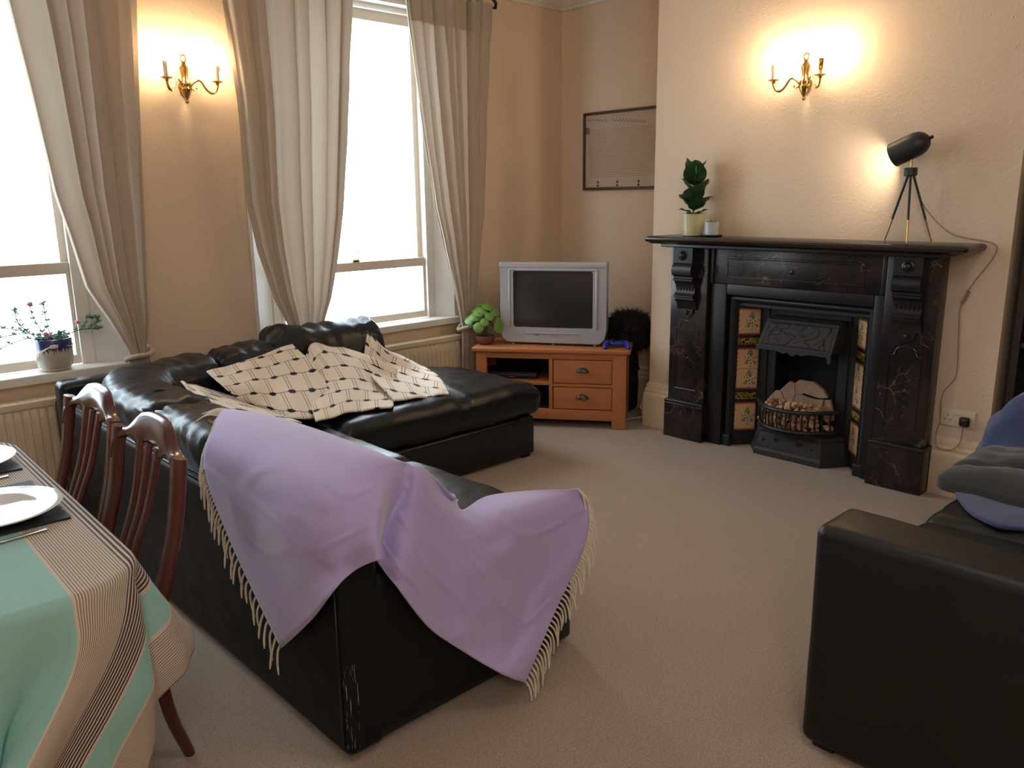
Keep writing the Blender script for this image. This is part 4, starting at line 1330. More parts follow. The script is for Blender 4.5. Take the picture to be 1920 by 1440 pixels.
# back cushions swept along the L
def cush(path, w, hgt, zc, er, seed, name, amp=.009, gather=.0065):
    P = [V(p) for p in path]
    L = [0]
    for a, b in zip(P, P[1:]): L.append(L[-1]+(b-a).length)
    tot = L[-1]; ns = max(20, int(tot/.022)); nc = 44
    def at(s):
        for i in range(len(P)-1):
            if s <= L[i+1] or i == len(P)-2:
                f = (s-L[i])/(L[i+1]-L[i]); return P[i].lerp(P[i+1], f)
    m = MB(); vs = []; fs = []
    for i in range(ns+1):
        s = tot*(1-cos(pi*i/ns))/2 if False else tot*i/ns
        c0 = at(s); tg = (at(min(tot, s+.02))-at(max(0, s-.02))).normalized(); nr = V((-tg.y, tg.x))
        e = min(s, tot-s)/er
        k = 1.0 if e >= 1 else max(.06, sqrt(max(0, 1-(1-e)**2)))
        kk = .55+.45*k
        for j in range(nc):
            a = 2*pi*j/nc; ca, sa = cos(a), sin(a)
            ex = .62
            ox = w*(abs(ca)**ex)*(1 if ca >= 0 else -1); oz = hgt*(abs(sa)**ex)*(1 if sa >= 0 else -1)
            # slouch: top leans away from the seat (to nr side = outer)
            ox += .05*(oz/hgt)
            g = gather*(sin(a*13+seed)+.6*sin(a*23+2*seed))*max(0, 1-e/2.2) if e < 2.2 else 0
            q = 1+(amp*2*noise.noise(V((c0.x*5+ox*4, c0.y*5, oz*6+seed)))+g)/w
            q += amp*.7/w*noise.noise(V((c0.x*16, c0.y*16+ox*12, oz*14+seed)))
            # fine folds across the roll
            q += .0035/w*sin(s*70+4*noise.noise(V((s*3, oz*6, seed)))+seed)*max(0, sa)*.9
            p = c0+nr*(ox*kk*q)
            vs.append((p.x, p.y, zc+oz*kk*q))
    for i in range(ns):
        for j in range(nc):
            j2 = (j+1) % nc; fs.append((i*nc+j, i*nc+j2, (i+1)*nc+j2, (i+1)*nc+j))
    fs.append(tuple(range(nc-1, -1, -1))); fs.append(tuple(ns*nc+j for j in range(nc)))
    m.add(vs, fs); return sb(name, m)
arc = lambda cx, cy, r, a0, a1, n: [(cx+r*cos(radians(a0+(a1-a0)*i/n)), cy+r*sin(radians(a0+(a1-a0)*i/n))) for i in range(n+1)]
cush([(1.20, 1.80), (1.20, 2.44)], .155, .185, .575, .09, 1.0, 'back_cushion')
cush([(1.20, 2.43), (1.20, 3.10)], .155, .185, .570, .09, 2.0, 'back_cushion')
cush([(1.20, 3.08), (1.20, 3.60)]+arc(1.55, 3.60, .35, 180, 90, 10)[1:]+[(1.68, 3.95)], .155, .180, .575, .08, 3.3, 'corner_back_cushion')
cush([(1.66, 3.96), (2.02, 3.965)], .15, .185, .580, .08, 4.4, 'back_cushion')
cush([(1.97, 4.00), (2.69, 4.00)], .125, .24, .585, .10, 5.5, 'raised_back_cushion', .008, .006)
# stitched double seams on the rolls
for y in (2.62, 2.635, 3.30, 3.315):
    m = MB(); m.tube([(1.20+.157*cos(a)-.05*sin(a), y, .573+.187*sin(a)) for a in [radians(20+i*8) for i in range(21)]], .0018, 5)
    sb('stitching', m)

# lavender throw
LG = [[[1.38,2.66,0.6],[1.22,2.7971,0.7564],[1.02,2.4931,0.7685],[0.962,2.4273,0.6813],[0.95,2.2874,0.5126],[0.935,1.9556,0.2708]],[[1.4,2.45,0.6],[1.24,2.5529,0.7782],[1.02,2.2246,0.7659],[0.965,2.1471,0.6666],[0.955,2.0407,0.505],[0.94,1.7795,0.4261]],[[1.41,2.2,0.6],[1.24,2.253,0.7924],[1.03,1.9553,0.778],[0.968,1.8697,0.6948],[0.958,1.7978,0.5847],[0.955,1.6802,0.5407]],[[1.42,1.98,0.6],[1.24,1.9573,0.7948],[1.0655,1.77,0.7623],[1.0107,1.715,0.6975],[1.0029,1.685,0.6291],[1.0173,1.668,0.5817]],[[1.43,1.84,0.62],[1.2504,1.8,0.7863],[1.1726,1.745,0.7558],[1.099,1.675,0.7272],[1.0617,1.63,0.6714],[1.048,1.605,0.6203]],[[1.44,1.81,0.62],[1.2917,1.79,0.7646],[1.241,1.765,0.7096],[1.1881,1.76,0.6599],[1.1529,1.75,0.5955],[1.1128,1.72,0.556]],[[1.45,1.8,0.62],[1.3153,1.765,0.749],[1.2631,1.725,0.683],[1.21,1.69,0.6149],[1.1598,1.665,0.5464],[1.1388,1.655,0.4832]],[[1.5,1.86,0.6],[1.3457,1.75,0.6631],[1.3514,1.715,0.5804],[1.3425,1.68,0.4797],[1.2939,1.66,0.3972],[1.2268,1.645,0.3441]],[[1.4927,1.8177,0.565],[1.4557,1.72,0.556],[1.4587,1.685,0.4898],[1.4488,1.66,0.3996],[1.4078,1.645,0.3008],[1.3413,1.63,0.2214]],[[1.6303,1.8591,0.56],[1.585,1.715,0.559],[1.6017,1.675,0.4646],[1.5918,1.655,0.3331],[1.5319,1.63,0.2048],[1.4175,1.59,0.1525]],[[1.7561,1.8084,0.558],[1.7552,1.71,0.5425],[1.7677,1.675,0.4488],[1.7167,1.65,0.3269],[1.6137,1.62,0.212],[1.4623,1.57,0.1169]],[[1.9021,1.7074,0.555],[1.9313,1.7,0.5172],[1.9174,1.675,0.4354],[1.8401,1.65,0.3389],[1.6799,1.615,0.2099],[1.505,1.56,0.0826]]]
t = thing('lavender_throw', 'lavender fleece throw with cream fringes draped over the near corner of the sofa', 'blanket', (1.3, 1.7, 0))
def lavp(u, v):
    p = cr2(LG, u, v)
    a = min(1, 6*min(u, 1-u)+.3)
    w1 = nz((u*7, v*3.5, 0), 1.0, 3.3); w2 = nz((u*16+v*5, v*7-u*6, 0), 1, 8.8)
    cr1 = max(0, 1-abs(nz((u*6+v*2.5, v*4.5-u*3, 0), 1, 5.5))*7)
    hem = sin(u*52+3*nz((u*4, v*2, 1), 1))*max(0, v-.45)*max(0, .45-u)*4
    p = p + V((-.6, -.75, .25))*(.013*w1+.006*w2+.006*cr1*sin(pi*v)+.010*hem+.006*sin(u*24+v*5+2*nz((u*3, v*3, 1), 1))*v)
    return p
m = MB(); m.grid(190, 90, lambda u, v: tuple(lavp(u, v)))
m.build('blanket', M['lav'], t, world=True, smooth=180, mods=[('SOLIDIFY', dict(thickness=.006, offset=0))])
for u, s in ((0.0, -1), (1.0, 1)):
    m = MB(); rr = random.Random(int(u)+21)
    nst = 70
    for k in range(nst):
        v = .10+.895*k/(nst-1)
        if u == 1.0: v = .0+.995*k/(nst-1)
        b = lavp(u, v); iv = lavp(abs(u-.02), v)
        od = (b-iv).normalized()
        ln = rr.uniform(.075, .105)
        j = V((rr.uniform(-.012, .012), rr.uniform(-.012, .012), 0))
        hang = V((0, 0, -1)); 
        if u == 0: od = (od+V((-.25, .1, 0))).normalized()
        else: od = (od+V((.1, -.45, 0))).normalized()
        p1 = b+od*.016+hang*(ln*.22); p2 = b+od*.024+hang*(ln*.6)+j*.5; p3 = b+od*.024+hang*ln+j
        if v < .3 and u == 0:   # strands lying over the roll
            p1 = b+od*.035+V((-.01, .004, .002)); p2 = b+od*.065+V((-.03, .008, -.02))+j; p3 = b+od*.085+V((-.055, .012, -.055))+j
        for q in (p1, p2, p3): q.z = max(q.z, .006)
        m.tube(smoothpath([b, p1, p2, p3], 10), [.0030, .0033, .0035, .0036, .0034, .0036, .0038, .0036, .0037, .0034, .002], 6)
    m.build('fringe', M['fringe'], t, world=True, smooth=60)
m = MB()
m.grid(20, 8, lambda u, v: (1.40+.42*u, 1.94+.16*v+.05*u, .452+.02*sin(u*5)*v+.010*sin(v*9)+.02*u*(1-u)))
m.build('tucked_fold', M['lav'], t, world=True, smooth=180, mods=[('SOLIDIFY', dict(thickness=.006, offset=0))])

# cream tufted throw
FG_ = {'a': [[[1.4754,4.1615,.66],[1.5525,4.1774,.64],[1.6525,3.9397,.56]],[[1.3967,3.8076,.66],[1.5221,3.7251,.6],[1.7446,3.7541,.52]],[[1.356,3.3051,.64],[1.5815,3.4127,.56],[1.7493,3.2885,.5]]],
'b': [[[1.5502,3.78,.6963],[1.8136,3.86,.7122],[2.0819,3.92,.7433]],[[1.582,3.62,.6252],[1.8397,3.7,.6135],[2.1159,3.76,.6388]],[[1.7155,3.6983,.5],[1.8168,3.4133,.475],[2.0883,3.4739,.47]]],
'c': [[[2.1112,3.84,.6802],[2.2735,3.95,.7381],[2.6132,3.72,.5622]],[[2.0278,3.7,.5484],[2.2558,3.68,.565],[2.554,3.66,.4644]],[[1.8494,3.3122,.475],[2.0959,3.3882,.465],[2.3046,3.3338,.46]]],
'd': [[[2.5676,3.94,.7509],[2.6459,3.88,.6511],[2.9214,3.88,.4984]],[[2.457,3.8,.5809],[2.668,3.8,.5171],[2.8502,3.6368,.475]],[[2.3596,3.4061,.468],[2.5455,3.3908,.46],[2.6969,3.3656,.458]]]}
FG_['a'] = [[[1.40,3.72,.68],[1.47,3.74,.65],[1.66,3.72,.56]],[[1.38,3.55,.66],[1.50,3.56,.60],[1.72,3.56,.52]],[[1.36,3.30,.64],[1.55,3.34,.56],[1.75,3.26,.50]]]
t = thing('tufted_throw', 'cream throw with black tufts and threads crumpled over the sofa corner seats', 'throw', (2.1, 3.6, .45))
for kk, (key, G) in enumerate(FG_.items()):
    up = (V(G[0][2])-V(G[0][0])).length*1.04; vp = (V(G[2][1])-V(G[0][1])).length*1.06
    def thp(u, v, G=G, kk=kk):
        p = cr2(G, v, u)
        b = sin(pi*u)*sin(pi*v)
        edge = .008*nz((u*5, v*5, kk*3.0), 1)
        return tuple(p+V((-.35, -.65, .65))*(.010*nz((u*4.5, v*4.5, kk*7.0), 1, 1.3)+.012*nz((u*2, v*2, 0), 1, kk*3.0+.7)+.008*b+.014+edge*.5+.006*sin(u*15+v*6+kk)))
    ang = [.10, .15, -.05, .35][kk]
    def uvf(u, v, up=up, vp=vp, ang=ang):
        x, y = u*up, (1-v)*vp
        return (10+x*cos(ang)-y*sin(ang), 10+x*sin(ang)+y*cos(ang))
    m = MB(); m.grid(50, 44, thp, uvf)
    m.build('throw_fold', M['tuft'], t, world=True, smooth=180, mods=[('SOLIDIFY', dict(thickness=.008, offset=0))])

# ------------------------------------------------------------------ second sofa at the right
S2 = thing('two_seat_sofa', 'black leather sofa in the right foreground, seen from the outside of its arm', 'sofa', (2.7, .45, 0))
def s2(nm, mb, mt=None, par=None, **k):
    k.setdefault('smooth', 180); return mb.build(nm, mt or M['leather2'], par or S2, world=True, **k)
m = MB(); m.rbox((2.035, .43, .337), (.20, .96, .640), .032, (3, 10, 6), 4, puff(.003, 5, 9)); s2('arm', m)
m = MB(); m.rbox((3.45, .43, .337), (.20, .94, .640), .032, (3, 10, 6), 4, puff(.003, 5, 5)); s2('arm', m)
m = MB(); m.rbox((2.74, .40, .15), (1.24, .86, .26), .02, 2); s2('base', m, smooth=60)
m = MB(); m.rbox((2.44, .53, .36), (.62, .80, .17), .06, (16, 18, 2), 4, puff(.013, 6, 12, .035)); s2('seat_cushion', m)
m = MB(); m.rbox((3.05, .53, .36), (.61, .80, .17), .06, (16, 18, 2), 4, puff(.013, 6, 15, .035)); s2('seat_cushion', m)
m = MB(); m.rbox((2.74, .02, .40), (1.60, .14, .76), .04, (8, 2, 4), 4); s2('back_panel', m)
for x in (2.43, 3.05):
    m = MB(); m.rbox((x, .16, .60), (.61, .20, .40), .09, (12, 3, 8), 4, puff(.014, 6, x)); s2('back_cushion', m)
m = MB(); m.tube([(1.938, -.03, .612), (1.938, .88, .612)], .0035, 6); m.tube([(1.97, .908, .612), (2.10, .908, .612)], .0035, 6); s2('seam', m)
for x in (1.96, 3.38):
    for y in (.0, .82):
        m = MB(); m.bbox(x, x+.06, y, y+.06, 0, .03, .004); s2('foot', m, M['black'], smooth=30)

# blue blanket over the far arm and under the pillow
t = thing('blue_blanket', 'blue fleece blanket heaped over the far arm and seat of the right sofa', 'blanket', (3.3, .7, .45))
m = MB()
def bl1(u, v):
    # across the far arm from seat side (u=0) over the top to the outside (u=1); v along the arm
    y = .30+.66*v
    prof = [(3.26, .50), (3.325, .60), (3.345, .70), (3.40, .745), (3.50, .735), (3.575, .66), (3.585, .50)]
    q = cr([(a, 0, b) for a, b in prof], u)
    fall = max(0, (v-.80)/.20)
    z = q.z - .22*fall**1.6 + .05*(1-v)
    p = V((q.x, y, z)) + V((-.3, .1, .5))*(.045*nz((u*2.6, v*2.4, 0), 1, 5.1)+.014*nz((u*8, v*8, 0), 1, 2.0))
    if v > .9: p.y = max(p.y, .925)
    return tuple(p)
m.grid(50, 50, bl1); m.build('draped_part', M['blue'], t, world=True, smooth=180, mods=[('SOLIDIFY', dict(thickness=.012, offset=0))])
m = MB()
eg = [(3.05, .93), (2.93, .87), (2.82, .79), (2.77, .70), (2.80, .62), (2.78, .50), (2.80, .38)]
def bl2(u, v):
    e = cr([(a, b, 0) for a, b in eg], v)
    x = e.x+(3.34-e.x)*u; y = e.y+(.0)*u
    return (x, y, .470+.006*u+.004*nz((u*5, v*6, 1), 1)-.008*(1-u)**6)
m.grid(30, 40, bl2); m.build('seat_part', M['blue'], t, world=True, smooth=180, mods=[('SOLIDIFY', dict(thickness=.012, offset=0))])
t = thing('pillow', 'creased charcoal pillow lying on the blue blanket on the right sofa', 'pillow', (3.165, .675, .452))
m = MB()
def pil(p, h):
    ux, uy = p.x/h[0], p.y/h[1]
    k = max(.05, (1-abs(ux)**3.6))*max(.05, (1-abs(uy)**3.6))
    zz = p.z*(.20+.80*k**.55) if p.z > 0 else p.z*.45
    q = V((p.x, p.y, zz))
    q += V((0, 0, 1))*((.020*noise.noise(V((p.x*7, p.y*7, 3)))+.012*noise.noise(V((p.x*17, p.y*15, 8))))*(k if p.z > 0 else .2))
    if p.z > 0: q.z -= .030*exp(-((p.x*.9+p.y*.25+.04)/.012)**2)+.02*exp(-((p.x*.5-p.y*.8-.05)/.012)**2)
    return q
m.X = Matrix.Translation((0, 0, .052)) @ Matrix.Rotation(radians(-8), 4, 'Z') @ Matrix.Rotation(radians(-5), 4, 'Y')
m.rbox((0, 0, 0), (.42, .56, .16), .04, (30, 34, 2), 4, pil)
m.build('cover', M['pillow'], t, smooth=180)
m = MB(); m.X = Matrix.Translation((0, 0, .052)) @ Matrix.Rotation(radians(-8), 4, 'Z') @ Matrix.Rotation(radians(-5), 4, 'Y')
m.tube([(x, .272, -.012) for x in [-.18+.04*i for i in range(10)]], .004, 6); m.build('hem_seam', M['pillow'], t)

# ------------------------------------------------------------------ right alcove
t = thing('bookcase', 'dark wooden shelf unit in the shadowed alcove right of the chimney breast', 'bookcase', (4.5, .55, 0))
for y0, y1 in ((.02, .05), (1.095, 1.125)):
    m = MB(); m.box(4.30, 4.625, y0, y1, 0, 1.60); m.build('side_panel', M['dark'], t, world=True, smooth=0)
m = MB(); m.box(4.61, 4.622, .05, 1.095, .02, 1.6); m.build('back_panel', M['dark'], t, world=True, smooth=0)
for z in (.06, .42, .78, .98, 1.585):
    m = MB(); m.bbox(4.305, 4.61, .05, 1.095, z, z+.025, .003); m.build('shelf', M['dark'], t, world=True)
t = thing('shelf_plant', 'small grey green plant in a little pot on the shelf right of the chimney breast', 'plant', (4.352, 1.050, 1.006))
m = MB(); m.lathe([(.030, 0), (.042, .05), (.044, .055), (.038, .055), (.001, .048)], n=18); m.build('pot', M['terra'], t)
m = MB(); rs = random.Random(4)
for k in range(40):
    a = rs.uniform(0, 6.28); e = rs.uniform(.1, 1.2); d = V((cos(a), sin(a), e)).normalized(); L = rs.uniform(.05, .10); d = (d+V((-.7, .25, 0))).normalized() if k % 2 else d; b = V((0, 0, .05))+d*L; b.y = min(b.y, .035)
    m.tube([(0, 0, .048), b], .001, 4); leafgrid(m, b, b+d*.025+V((0, 0, -.004)), .016, V((0, 0, 1)), 0, .2, 4, 4)
m.build('foliage', M['sage'], t, smooth=180)

# ------------------------------------------------------------------ plant on the left sill
t = thing('flowering_sill_plant', 'straggly pink flowering plant in a blue drip glazed pot on the left window sill', 'plant', (1.055, 4.385, ZS+.0045))
m = MB(); m.lathe([(.060, 0), (.066, .004), (.066, .014), (.078, .022), (.083, .05), (.084, .15), (.082, .156), (.076, .156), (.075, .135), (.001, .13)], n=32); m.build('pot', M['bluepot'], t)
m = MB(); m.lathe([(.075, .132), (.04, .142), (.001, .145)], n=18); m.build('soil', M['soil'], t)
m = MB(); st = MB(); fl = MB(); rs = random.Random(13)
def cluster(p, n=9, r=.024):
    for k in range(n):
        a = rs.uniform(0, 6.28); d = V((cos(a), sin(a)*.7, rs.uniform(-.2, 1.2))).normalized()
        leafgrid(m, p+d*.003, p+d*r*rs.uniform(.8, 1.4), .0115, V((0, -.4, 1)), 0, .2, 4, 3)
def bloom(p, r=.012):
    fl.ball(tuple(p), (r, r, r*.8), 8, 6)
stems = [[(-.02, 0, .14), (-.09, -.01, .19), (-.20, -.01, .19), (-.30, -.01, .18)], [(-.02, 0, .14), (-.10, -.02, .17), (-.22, -.02, .14), (-.27, -.02, .09)], [(-.02, .0, .14), (-.05, .0, .22), (-.07, 0, .27), (-.075, 0, .325)], [(0, 0, .14), (-.01, .0, .20), (-.015, 0, .26), (-.018, 0, .325)],
         [(-.04, 0, .14), (-.10, .01, .20), (-.13, .01, .24), (-.14, .01, .30)], [(.03, 0, .14), (.10, -.02, .18), (.16, -.02, .185), (.21, -.03, .18)], [(.12, -.02, .18), (.15, -.02, .21), (.165, -.02, .245), (.19, -.03, .235)], [(.16, -.02, .185), (.20, -.03, .21), (.205, -.03, .24)],
         [(-.1, 0, .19), (-.13, 0, .21), (-.21, 0, .23)], [(.0, 0, .14), (.02, -.03, .17), (.04, -.03, .18)]]
for s_ in stems:
    pts = smoothpath(s_, 16); st.tube(pts, .0022, 5)
    for i in range(3, 17, 3): cluster(pts[i], 7, .018)
    cluster(pts[-1], 9, .020)
for i in range(26): cluster(V((rs.uniform(-.06, .06), rs.uniform(-.05, .05), .145+rs.uniform(0, .025))), 6, .016)
for p in ((-.035, -.04, .185), (-.022, -.04, .175), (-.285, -.01, .215), (.118, -.02, .225), (-.075, 0, .33)): bloom(V(p), .013)
m.build('foliage', M['sage'], t, smooth=180); st.build('stems', M['stem'], t); fl.build('flowers', M['flower'], t)
m = MB(); m.tube(smoothpath([(-.03, -.084, .125), (-.06, -.075, .11), (-.078, -.05, .085), (-.085, -.03, .06), (-.08, -.035, .09), (-.05, -.075, .118), (-.02, -.086, .128)], 30), .002, 5)
m.tube([(.085*cos(a), .085*sin(a), .122+.004*sin(3*a)) for a in [radians(-60+k*5) for k in range(20)]], .002, 5); m.build('twine', M['fringe'], t)
m = MB(); m.bbox(-.035, .0, -.0895, -.0865, .118, .134, .001); m.ball((-.017, -.089, .126), (.014, .003, .010), 8, 6); m.build('wooden_tag', M['fringe'], t)

# ------------------------------------------------------------------ dining table
TZ = .755
TX = Matrix.Translation((.548, 2.75, 0)) @ Matrix.Rotation(radians(-1.25), 4, 'Z') @ Matrix.Translation((-.548, -2.75, 0))
U0, V0, V1 = .551, 1.63, 3.03    # right edge x, near end y, far end y
RC = .17
t = thing('dining_table', 'dining table hidden under the striped cloth at the left edge', 'table', (.05, 2.3, 0))
m = MB()
def tt(o, n=8):
    pts = []
    for cx, cy, a0 in ((U0-RC, V0+RC, -90), (U0-RC, V1-RC, 0), (-.35+RC, V1-RC, 90), (-.35+RC, V0+RC, 180)):
        for i in range(n+1):
            a = radians(a0+90*i/n); pts.append((cx+(RC-o)*cos(a), cy+(RC-o)*sin(a)))
    return pts
m.X = TX; m.prism(tt(.006), TZ-.035, TZ-.004, lambda a, b, h: (a, b, h)); m.build('tabletop', M['chair'], t, world=True, smooth=30)
for x, y in ((.40, 1.86), (.40, 2.72), (-.2, 1.86), (-.2, 2.72)):
    m = MB(); m.X = TX; m.tube([(x, y, TZ-.036), (x, y, .5), (x, y, .2), (x, y, 0)], [.035, .03, .026, .022], 10); m.build('leg', M['chair'], t, world=True)
OS, OE = .30, .66
def clothp(u, v):
    # u: distance across (x when flat), v: distance along (y when flat)
    ix = min(max(u, -.35+RC), U0-RC); iy = min(max(v, V0+RC), V1-RC)
    dx, dy = u-ix, v-iy
    s = sqrt(dx*dx+dy*dy)
    rb = .014
    if s <= RC-rb: return (u, v, TZ)
    d = V((dx, dy))/s
    e = s-(RC-rb)
    a = min(e/rb, pi/2)
    out = RC-rb+rb*sin(a); z = TZ-rb*(1-cos(a))
    drop = max(0, e-rb*pi/2)
    th = atan2(abs(dy), abs(dx))
    corner = sin(2*th) if (abs(dx) > 1e-6 and abs(dy) > 1e-6) else 0
    lng = v if abs(dx) > abs(dy) else u
    # flare and folds
    fold = .020*sin(lng*17+1)+.012*sin(lng*31)
    g = min(1, max(0, (drop-.05)/.36)); g = g*g*(3-2*g)*(1-.25*max(0, min(1, (drop-.45)/.2)))
    xs = 0.0
    if dy < 0:
        wf = (sin(th)**3 if dx > 0 else exp(-((u-(U0-RC))/.10)**2))
        xs = -.20*wf*g
        if dx <= 0:
            fold += -.10*exp(-((u-.33)/.07)**2)+.03*exp(-((u-.15)/.08)**2)
        else:
            fold = fold*(1-corner)+.06*sin(th)**4-.045*corner
            out -= .055*exp(-((th-.42)/.17)**2)*min(1, drop/.10)
    if dx > 0 and (dy >= 0 or th < pi/2): out += .085*min(1, drop/.26)*cos(th)**2 if dy < 0 else .085*min(1, drop/.26)
    out += (.03+fold)*min(1, drop/.28)*(.35+.65*min(1, drop/.5)) + .004*min(1, drop/.05)
    zz = z-drop*.985
    return (ix+d.x*out+xs, iy+d.y*out, max(zz, .02))
cu = [-.30+(U0+OS+.30)*i/150 for i in range(151)]
cv = [V0-OE+(V1+.25-(V0-OE))*i/200 for i in range(201)]
m = MB(); m.X = TX
m.grid(150, 200, lambda a, b: clothp(cu[round(a*150)], cv[round(b*200)]), lambda a, b: (cu[round(a*150)], cv[round(b*200)]))
o = m.build('striped_tablecloth', M['cloth'], None, smooth=180, mods=[('SOLIDIFY', dict(thickness=.0015, offset=1))])
tag(o, 'teal, cream and brown striped tablecloth hanging over the dining table', 'tablecloth')

# place settings
def plate(x, y, label):
    t = thing('dinner_plate', label, 'plate', (x, y, TZ+.0075), 0, 'plates on the striped table')
    m = MB(); m.lathe([(.085, 0), (.092, .002), (.096, .008), (.150, .020), (.152, .022), (.150, .0235), (.098, .0135), (.090, .0075), (.001, .0065)], n=56); m.build('dish', M['plate'], t, smooth=50)
    return t
plate(.352, 2.215, 'white wide rimmed dinner plate nearest the camera, on the nearer dark mat')
plate(.362, 2.72, 'white dinner plate farther along the table, on the farther dark mat')
def placemat(cx, cy, label, sd):
    rr = random.Random(sd); m = MB(); n = 30; pts = []
    hx, hy = .135, .185
    for (ax, ay, bx, by) in ((-hx, -hy, hx, -hy), (hx, -hy, hx, hy), (hx, hy, -hx, hy), (-hx, hy, -hx, -hy)):
        for i in range(n): pts.append((cx+ax+(bx-ax)*i/n+rr.uniform(-.002, .002), cy+ay+(by-ay)*i/n+rr.uniform(-.002, .002)))
    m.prism(pts, TZ+.0015, TZ+.007, lambda a, b, h: (a, b, h))
    o = m.build('place_mat', M['mat'], None, smooth=20); tag(o, label, 'place mat', 'dark place mats')
placemat(.352, 2.262, 'dark rough edged mat under the plate nearest the camera', 1)
placemat(.362, 2.765, 'dark rough edged mat under the farther plate', 2)
def cutlery(nm, x, y, rz, label):
    t = thing(nm, label, nm.split('_')[-1], (x, y, TZ+.0018), rz, 'cutlery beside the mats')
    m = MB(); m.rbox((.0, 0, .003), (.10, .013, .004), .0019, (10, 2, 1), 2, lambda p, h: V((p.x, p.y*(.65+.35*(p.x/h[0]*.5+.5)), p.z))); m.build('handle', M['steel'], t)
    m = MB(); m.bbox(-.13, -.045, -.004, .004, .002, .004, .0008); m.bbox(-.16, -.125, -.011, .011, .002, .004, .0008)
    for k in range(4): m.bbox(-.20, -.158, -.011+.0062*k, -.0075+.0062*k, .002, .004, .0006)
    m.build('prongs', M['steel'], t)
cutlery('fork', .375, 2.035, .12, 'steel fork beside the nearer dark mat')
cutlery('fork', .405, 2.535, .12, 'steel fork beside the farther dark mat')

# dining chairs
CH = thing('dining_chair', 'nearer mahogany dining chair with arched rail, pushed to the table beside the first plate', 'chair', (.645, 2.29, 0), 0, 'mahogany chairs along the table')
HW = .228
def stile(s):
    P = [(.0, s*(HW-.012), .30), (.005, s*(HW-.006), .42), (.040, s*HW, .55), (.075, s*HW, .67), (.100, s*HW, .81), (.106, s*(HW-.004), .852)]
    return P
def ribbon(mb, P, w, th, n=30, wf=None):
    # rectangular bar along path in x-z, width along y
    pts = smoothpath(P, n); vs = []; fs = []
    for i, p in enumerate(pts):
        tg = (pts[min(i+1, n)]-pts[max(i-1, 0)]).normalized()
        nr = tg.cross(V((0, 1, 0))).normalized()
        ww = (wf(i/n) if wf else w)/2
        c = th*.28
        for a, b in ((-ww+c, -th/2), (ww-c, -th/2), (ww, -th/2+c), (ww, th/2-c), (ww-c, th/2), (-ww+c, th/2), (-ww, th/2-c), (-ww, -th/2+c)):
            vs.append(tuple(p+V((0, a, 0))+nr*b))
    k = 8
    for i in range(n):
        for j in range(k):
            j2 = (j+1) % k; fs.append((i*k+j, i*k+j2, (i+1)*k+j2, (i+1)*k+j))
    fs.append(tuple(range(k-1, -1, -1))); fs.append(tuple(n*k+j for j in range(k)))
    mb.add(vs, fs)
for s in (-1, 1):
    m = MB(); ribbon(m, stile(s), .05, .030, 36, lambda q: .052+.012*abs(q-.45)); m.build('back_post', M['chair'], CH, smooth=60)
    m = MB(); m.tube(smoothpath([(.002, s*(HW-.012), .44), (-.004, s*(HW-.012), .30), (.012, s*(HW-.008), .14), (.050, s*(HW-.004), .0)], 16), [.022-.007*i/16 for i in range(17)], 8); m.build('leg', M['chair'], CH)
    m = MB(); m.tube(smoothpath([(-.40, s*(HW-.02), .42), (-.405, s*(HW-.02), .2), (-.405, s*(HW-.02), 0)], 8), [.022, .021, .02, .019, .018, .017, .016, .015, .014], 8); m.build('leg', M['chair'], CH)
# top rail: camel arch with scooped underside
def railtop(q): # q -1..1
    a = abs(q)
    return .850+.064*(1/(1+exp((a-.52)*14)))-.012*max(0, a-.85)/.15+.006*cos(q*pi*1.0)*(a < .5)
def railbot(q):
    a = abs(q)
    b = .812+.030*(1-min(1, (a/.34))**2)*(a < .34) if a < .34 else .812+.022*sin(pi*min(1, (a-.34)/.50))
    if a > .84: b = .812-.09*(a-.84)/.16
    return b
m = MB(); nq = 60; vs = []; fs = []
for i in range(nq+1):
    q = -1+2*i/nq; y = q*(HW+.021); zt, zb = railtop(q), railbot(q)
    bow_ = -.018*(1-q*q)
    for k in range(10):
        a = 2*pi*k/10; cz = (zt+zb)/2; hz = (zt-zb)/2; 
        er_ = 1 if abs(q) < .90 else max(.05, sqrt(max(0, 1-((abs(q)-.90)/.10)**2)))**.6; dz = er_*hz*(abs(sin(a))**.5)*(1 if sin(a) >= 0 else -1); dx = er_*.017*(abs(cos(a))**.6)*(1 if cos(a) >= 0 else -1)
        z = cz+dz
        vs.append((.100+(z-.82)*.25+dx-bow_, y, z))
for i in range(nq):
    for k in range(10):
        k2 = (k+1) % 10; fs.append((i*10+k, i*10+k2, (i+1)*10+k2, (i+1)*10+k))
fs.append(tuple(range(9, -1, -1))); fs.append(tuple(nq*10+k for k in range(10)))
m.add(vs, fs); m.build('top_rail', M['chair'], CH, smooth=60)
for y in (-.062, 0, .062):
    m = MB(); ribbon(m, [(.0, y*.75, .44), (.022, y*.72, .55), (.072, y*.85, .68), (.112, y*1.1, .842)], .03, .014, 30, lambda q: .028+.014*abs(q-.45)); m.build('splat_slat', M['chair'], CH, smooth=60)
m = MB(); m.rbox((-.20, 0, .42), (.44, .44, .05), .018, None, 3); m.build('seat_rail', M['chair'], CH)
m = MB(); m.rbox((-.20, 0, .455), (.41, .41, .05), .022, (6, 6, 1), 3, puff(.0, 1, 0, .015)); m.build('seat', M['pillow'], CH, smooth=180)
dup(CH, (.655, 2.815, 0), 0, 'farther mahogany dining chair, nearer the left window and the second plate')

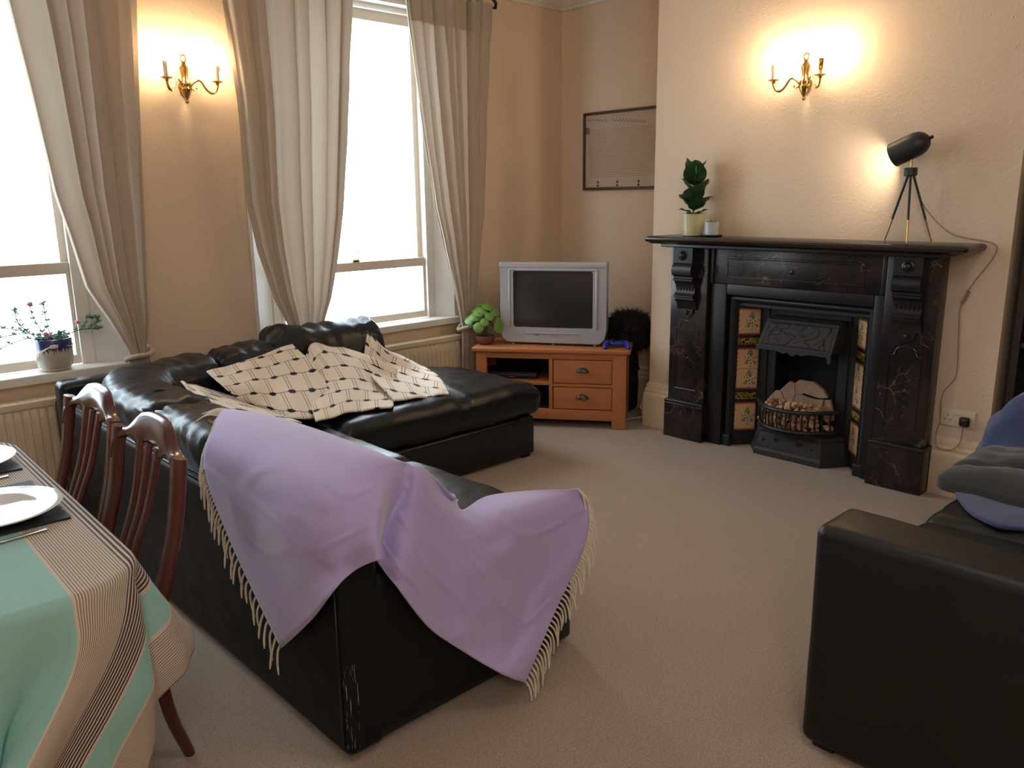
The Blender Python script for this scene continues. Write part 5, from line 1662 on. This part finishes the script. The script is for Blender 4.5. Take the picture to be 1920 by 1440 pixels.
# ------------------------------------------------------------------ light
wd = bpy.data.worlds.new('overcast sky'); SC.world = wd; wd.use_nodes = True
nt = wd.node_tree; bg = nt.nodes['Background']
geo = nt.nodes.new('ShaderNodeTexCoord'); sx_ = nt.nodes.new('ShaderNodeSeparateXYZ'); rp_ = nt.nodes.new('ShaderNodeValToRGB')
nt.links.new(geo.outputs['Generated'], sx_.inputs[0]); nt.links.new(sx_.outputs[2], rp_.inputs[0])
rp_.color_ramp.elements[0].position = 0.0; rp_.color_ramp.elements[0].color = (.80, .88, .92, 1)
rp_.color_ramp.elements[1].position = .7; rp_.color_ramp.elements[1].color = (.86, .93, 1.0, 1)
nt.links.new(rp_.outputs[0], bg.inputs['Color']); bg.inputs['Strength'].default_value = 8.5
def area(name, loc, rot, sx, sy, col, w, portal=False):
    l = bpy.data.lights.new(name, 'AREA'); l.shape = 'RECTANGLE'; l.size = sx; l.size_y = sy; l.color = col; l.energy = w
    if portal: l.cycles.is_portal = True
    o = bpy.data.objects.new(name, l); C.objects.link(o); o.location = loc; o.rotation_euler = rot
    return o
for w in WIN:
    area('window_portal', ((w[2]+w[3])/2, YF+.13, (ZS+2.64)/2), (-pi/2, 0, 0), w[3]-w[2], 2.64-ZS, (1, 1, 1), 1, True)
def point(name, loc, col, w, r=.05):
    l = bpy.data.lights.new(name, 'POINT'); l.color = col; l.energy = w; l.shadow_soft_size = r
    o = bpy.data.objects.new(name, l); C.objects.link(o); o.location = loc
point('fill_light', (-.6, -.9, 2.55), (1.0, .93, .86), 44, .18)  # added fill lamp behind the camera, lifts the surfaces facing it
point('fill_light', (1.6, .6, 2.6), (1.0, .93, .86), 17, .18)  # second, weaker fill lamp, added over the near part of the room

# ------------------------------------------------------------------ camera
def R_(yaw, pitch, roll):
    cy, sy, cp, sp = cos(yaw), sin(yaw), cos(pitch), sin(pitch)
    fwd = V((sy*cp, cy*cp, -sp)); right = V((cy, -sy, 0)); up = right.cross(fwd)
    cr_, sr = cos(roll), sin(roll)
    return cr_*right+sr*up, -sr*right+cr_*up, fwd
r_, u_, f_ = R_(.75522521, .225682252, -.0131355)
cam = bpy.data.cameras.new('camera'); co_ = bpy.data.objects.new('camera', cam); C.objects.link(co_)
mt = Matrix.Identity(4)
for i in range(3): mt[i][0], mt[i][1], mt[i][2] = r_[i], u_[i], -f_[i]
mt.translation = V((0, 0, 1.5)); co_.matrix_world = mt
cam.sensor_fit = 'HORIZONTAL'; cam.sensor_width = 36; cam.lens = 1523.9/1920*36; cam.clip_start = .05
SC.camera = co_
SC.view_settings.view_transform = 'Standard'
SC.view_settings.look = 'None'
SC.view_settings.exposure = 0.0
try:
    SC.view_settings.use_white_balance = True
    SC.view_settings.white_balance_temperature = 6080
    SC.view_settings.white_balance_tint = 8
except Exception:
    pass
SC.cycles.use_denoising = True
SC.cycles.max_bounces = 10
SC.cycles.diffuse_bounces = 5
SC.cycles.transparent_max_bounces = 12
SC.cycles.sample_clamp_indirect = 6
SC.cycles.caustics_reflective = False
SC.cycles.caustics_refractive = False
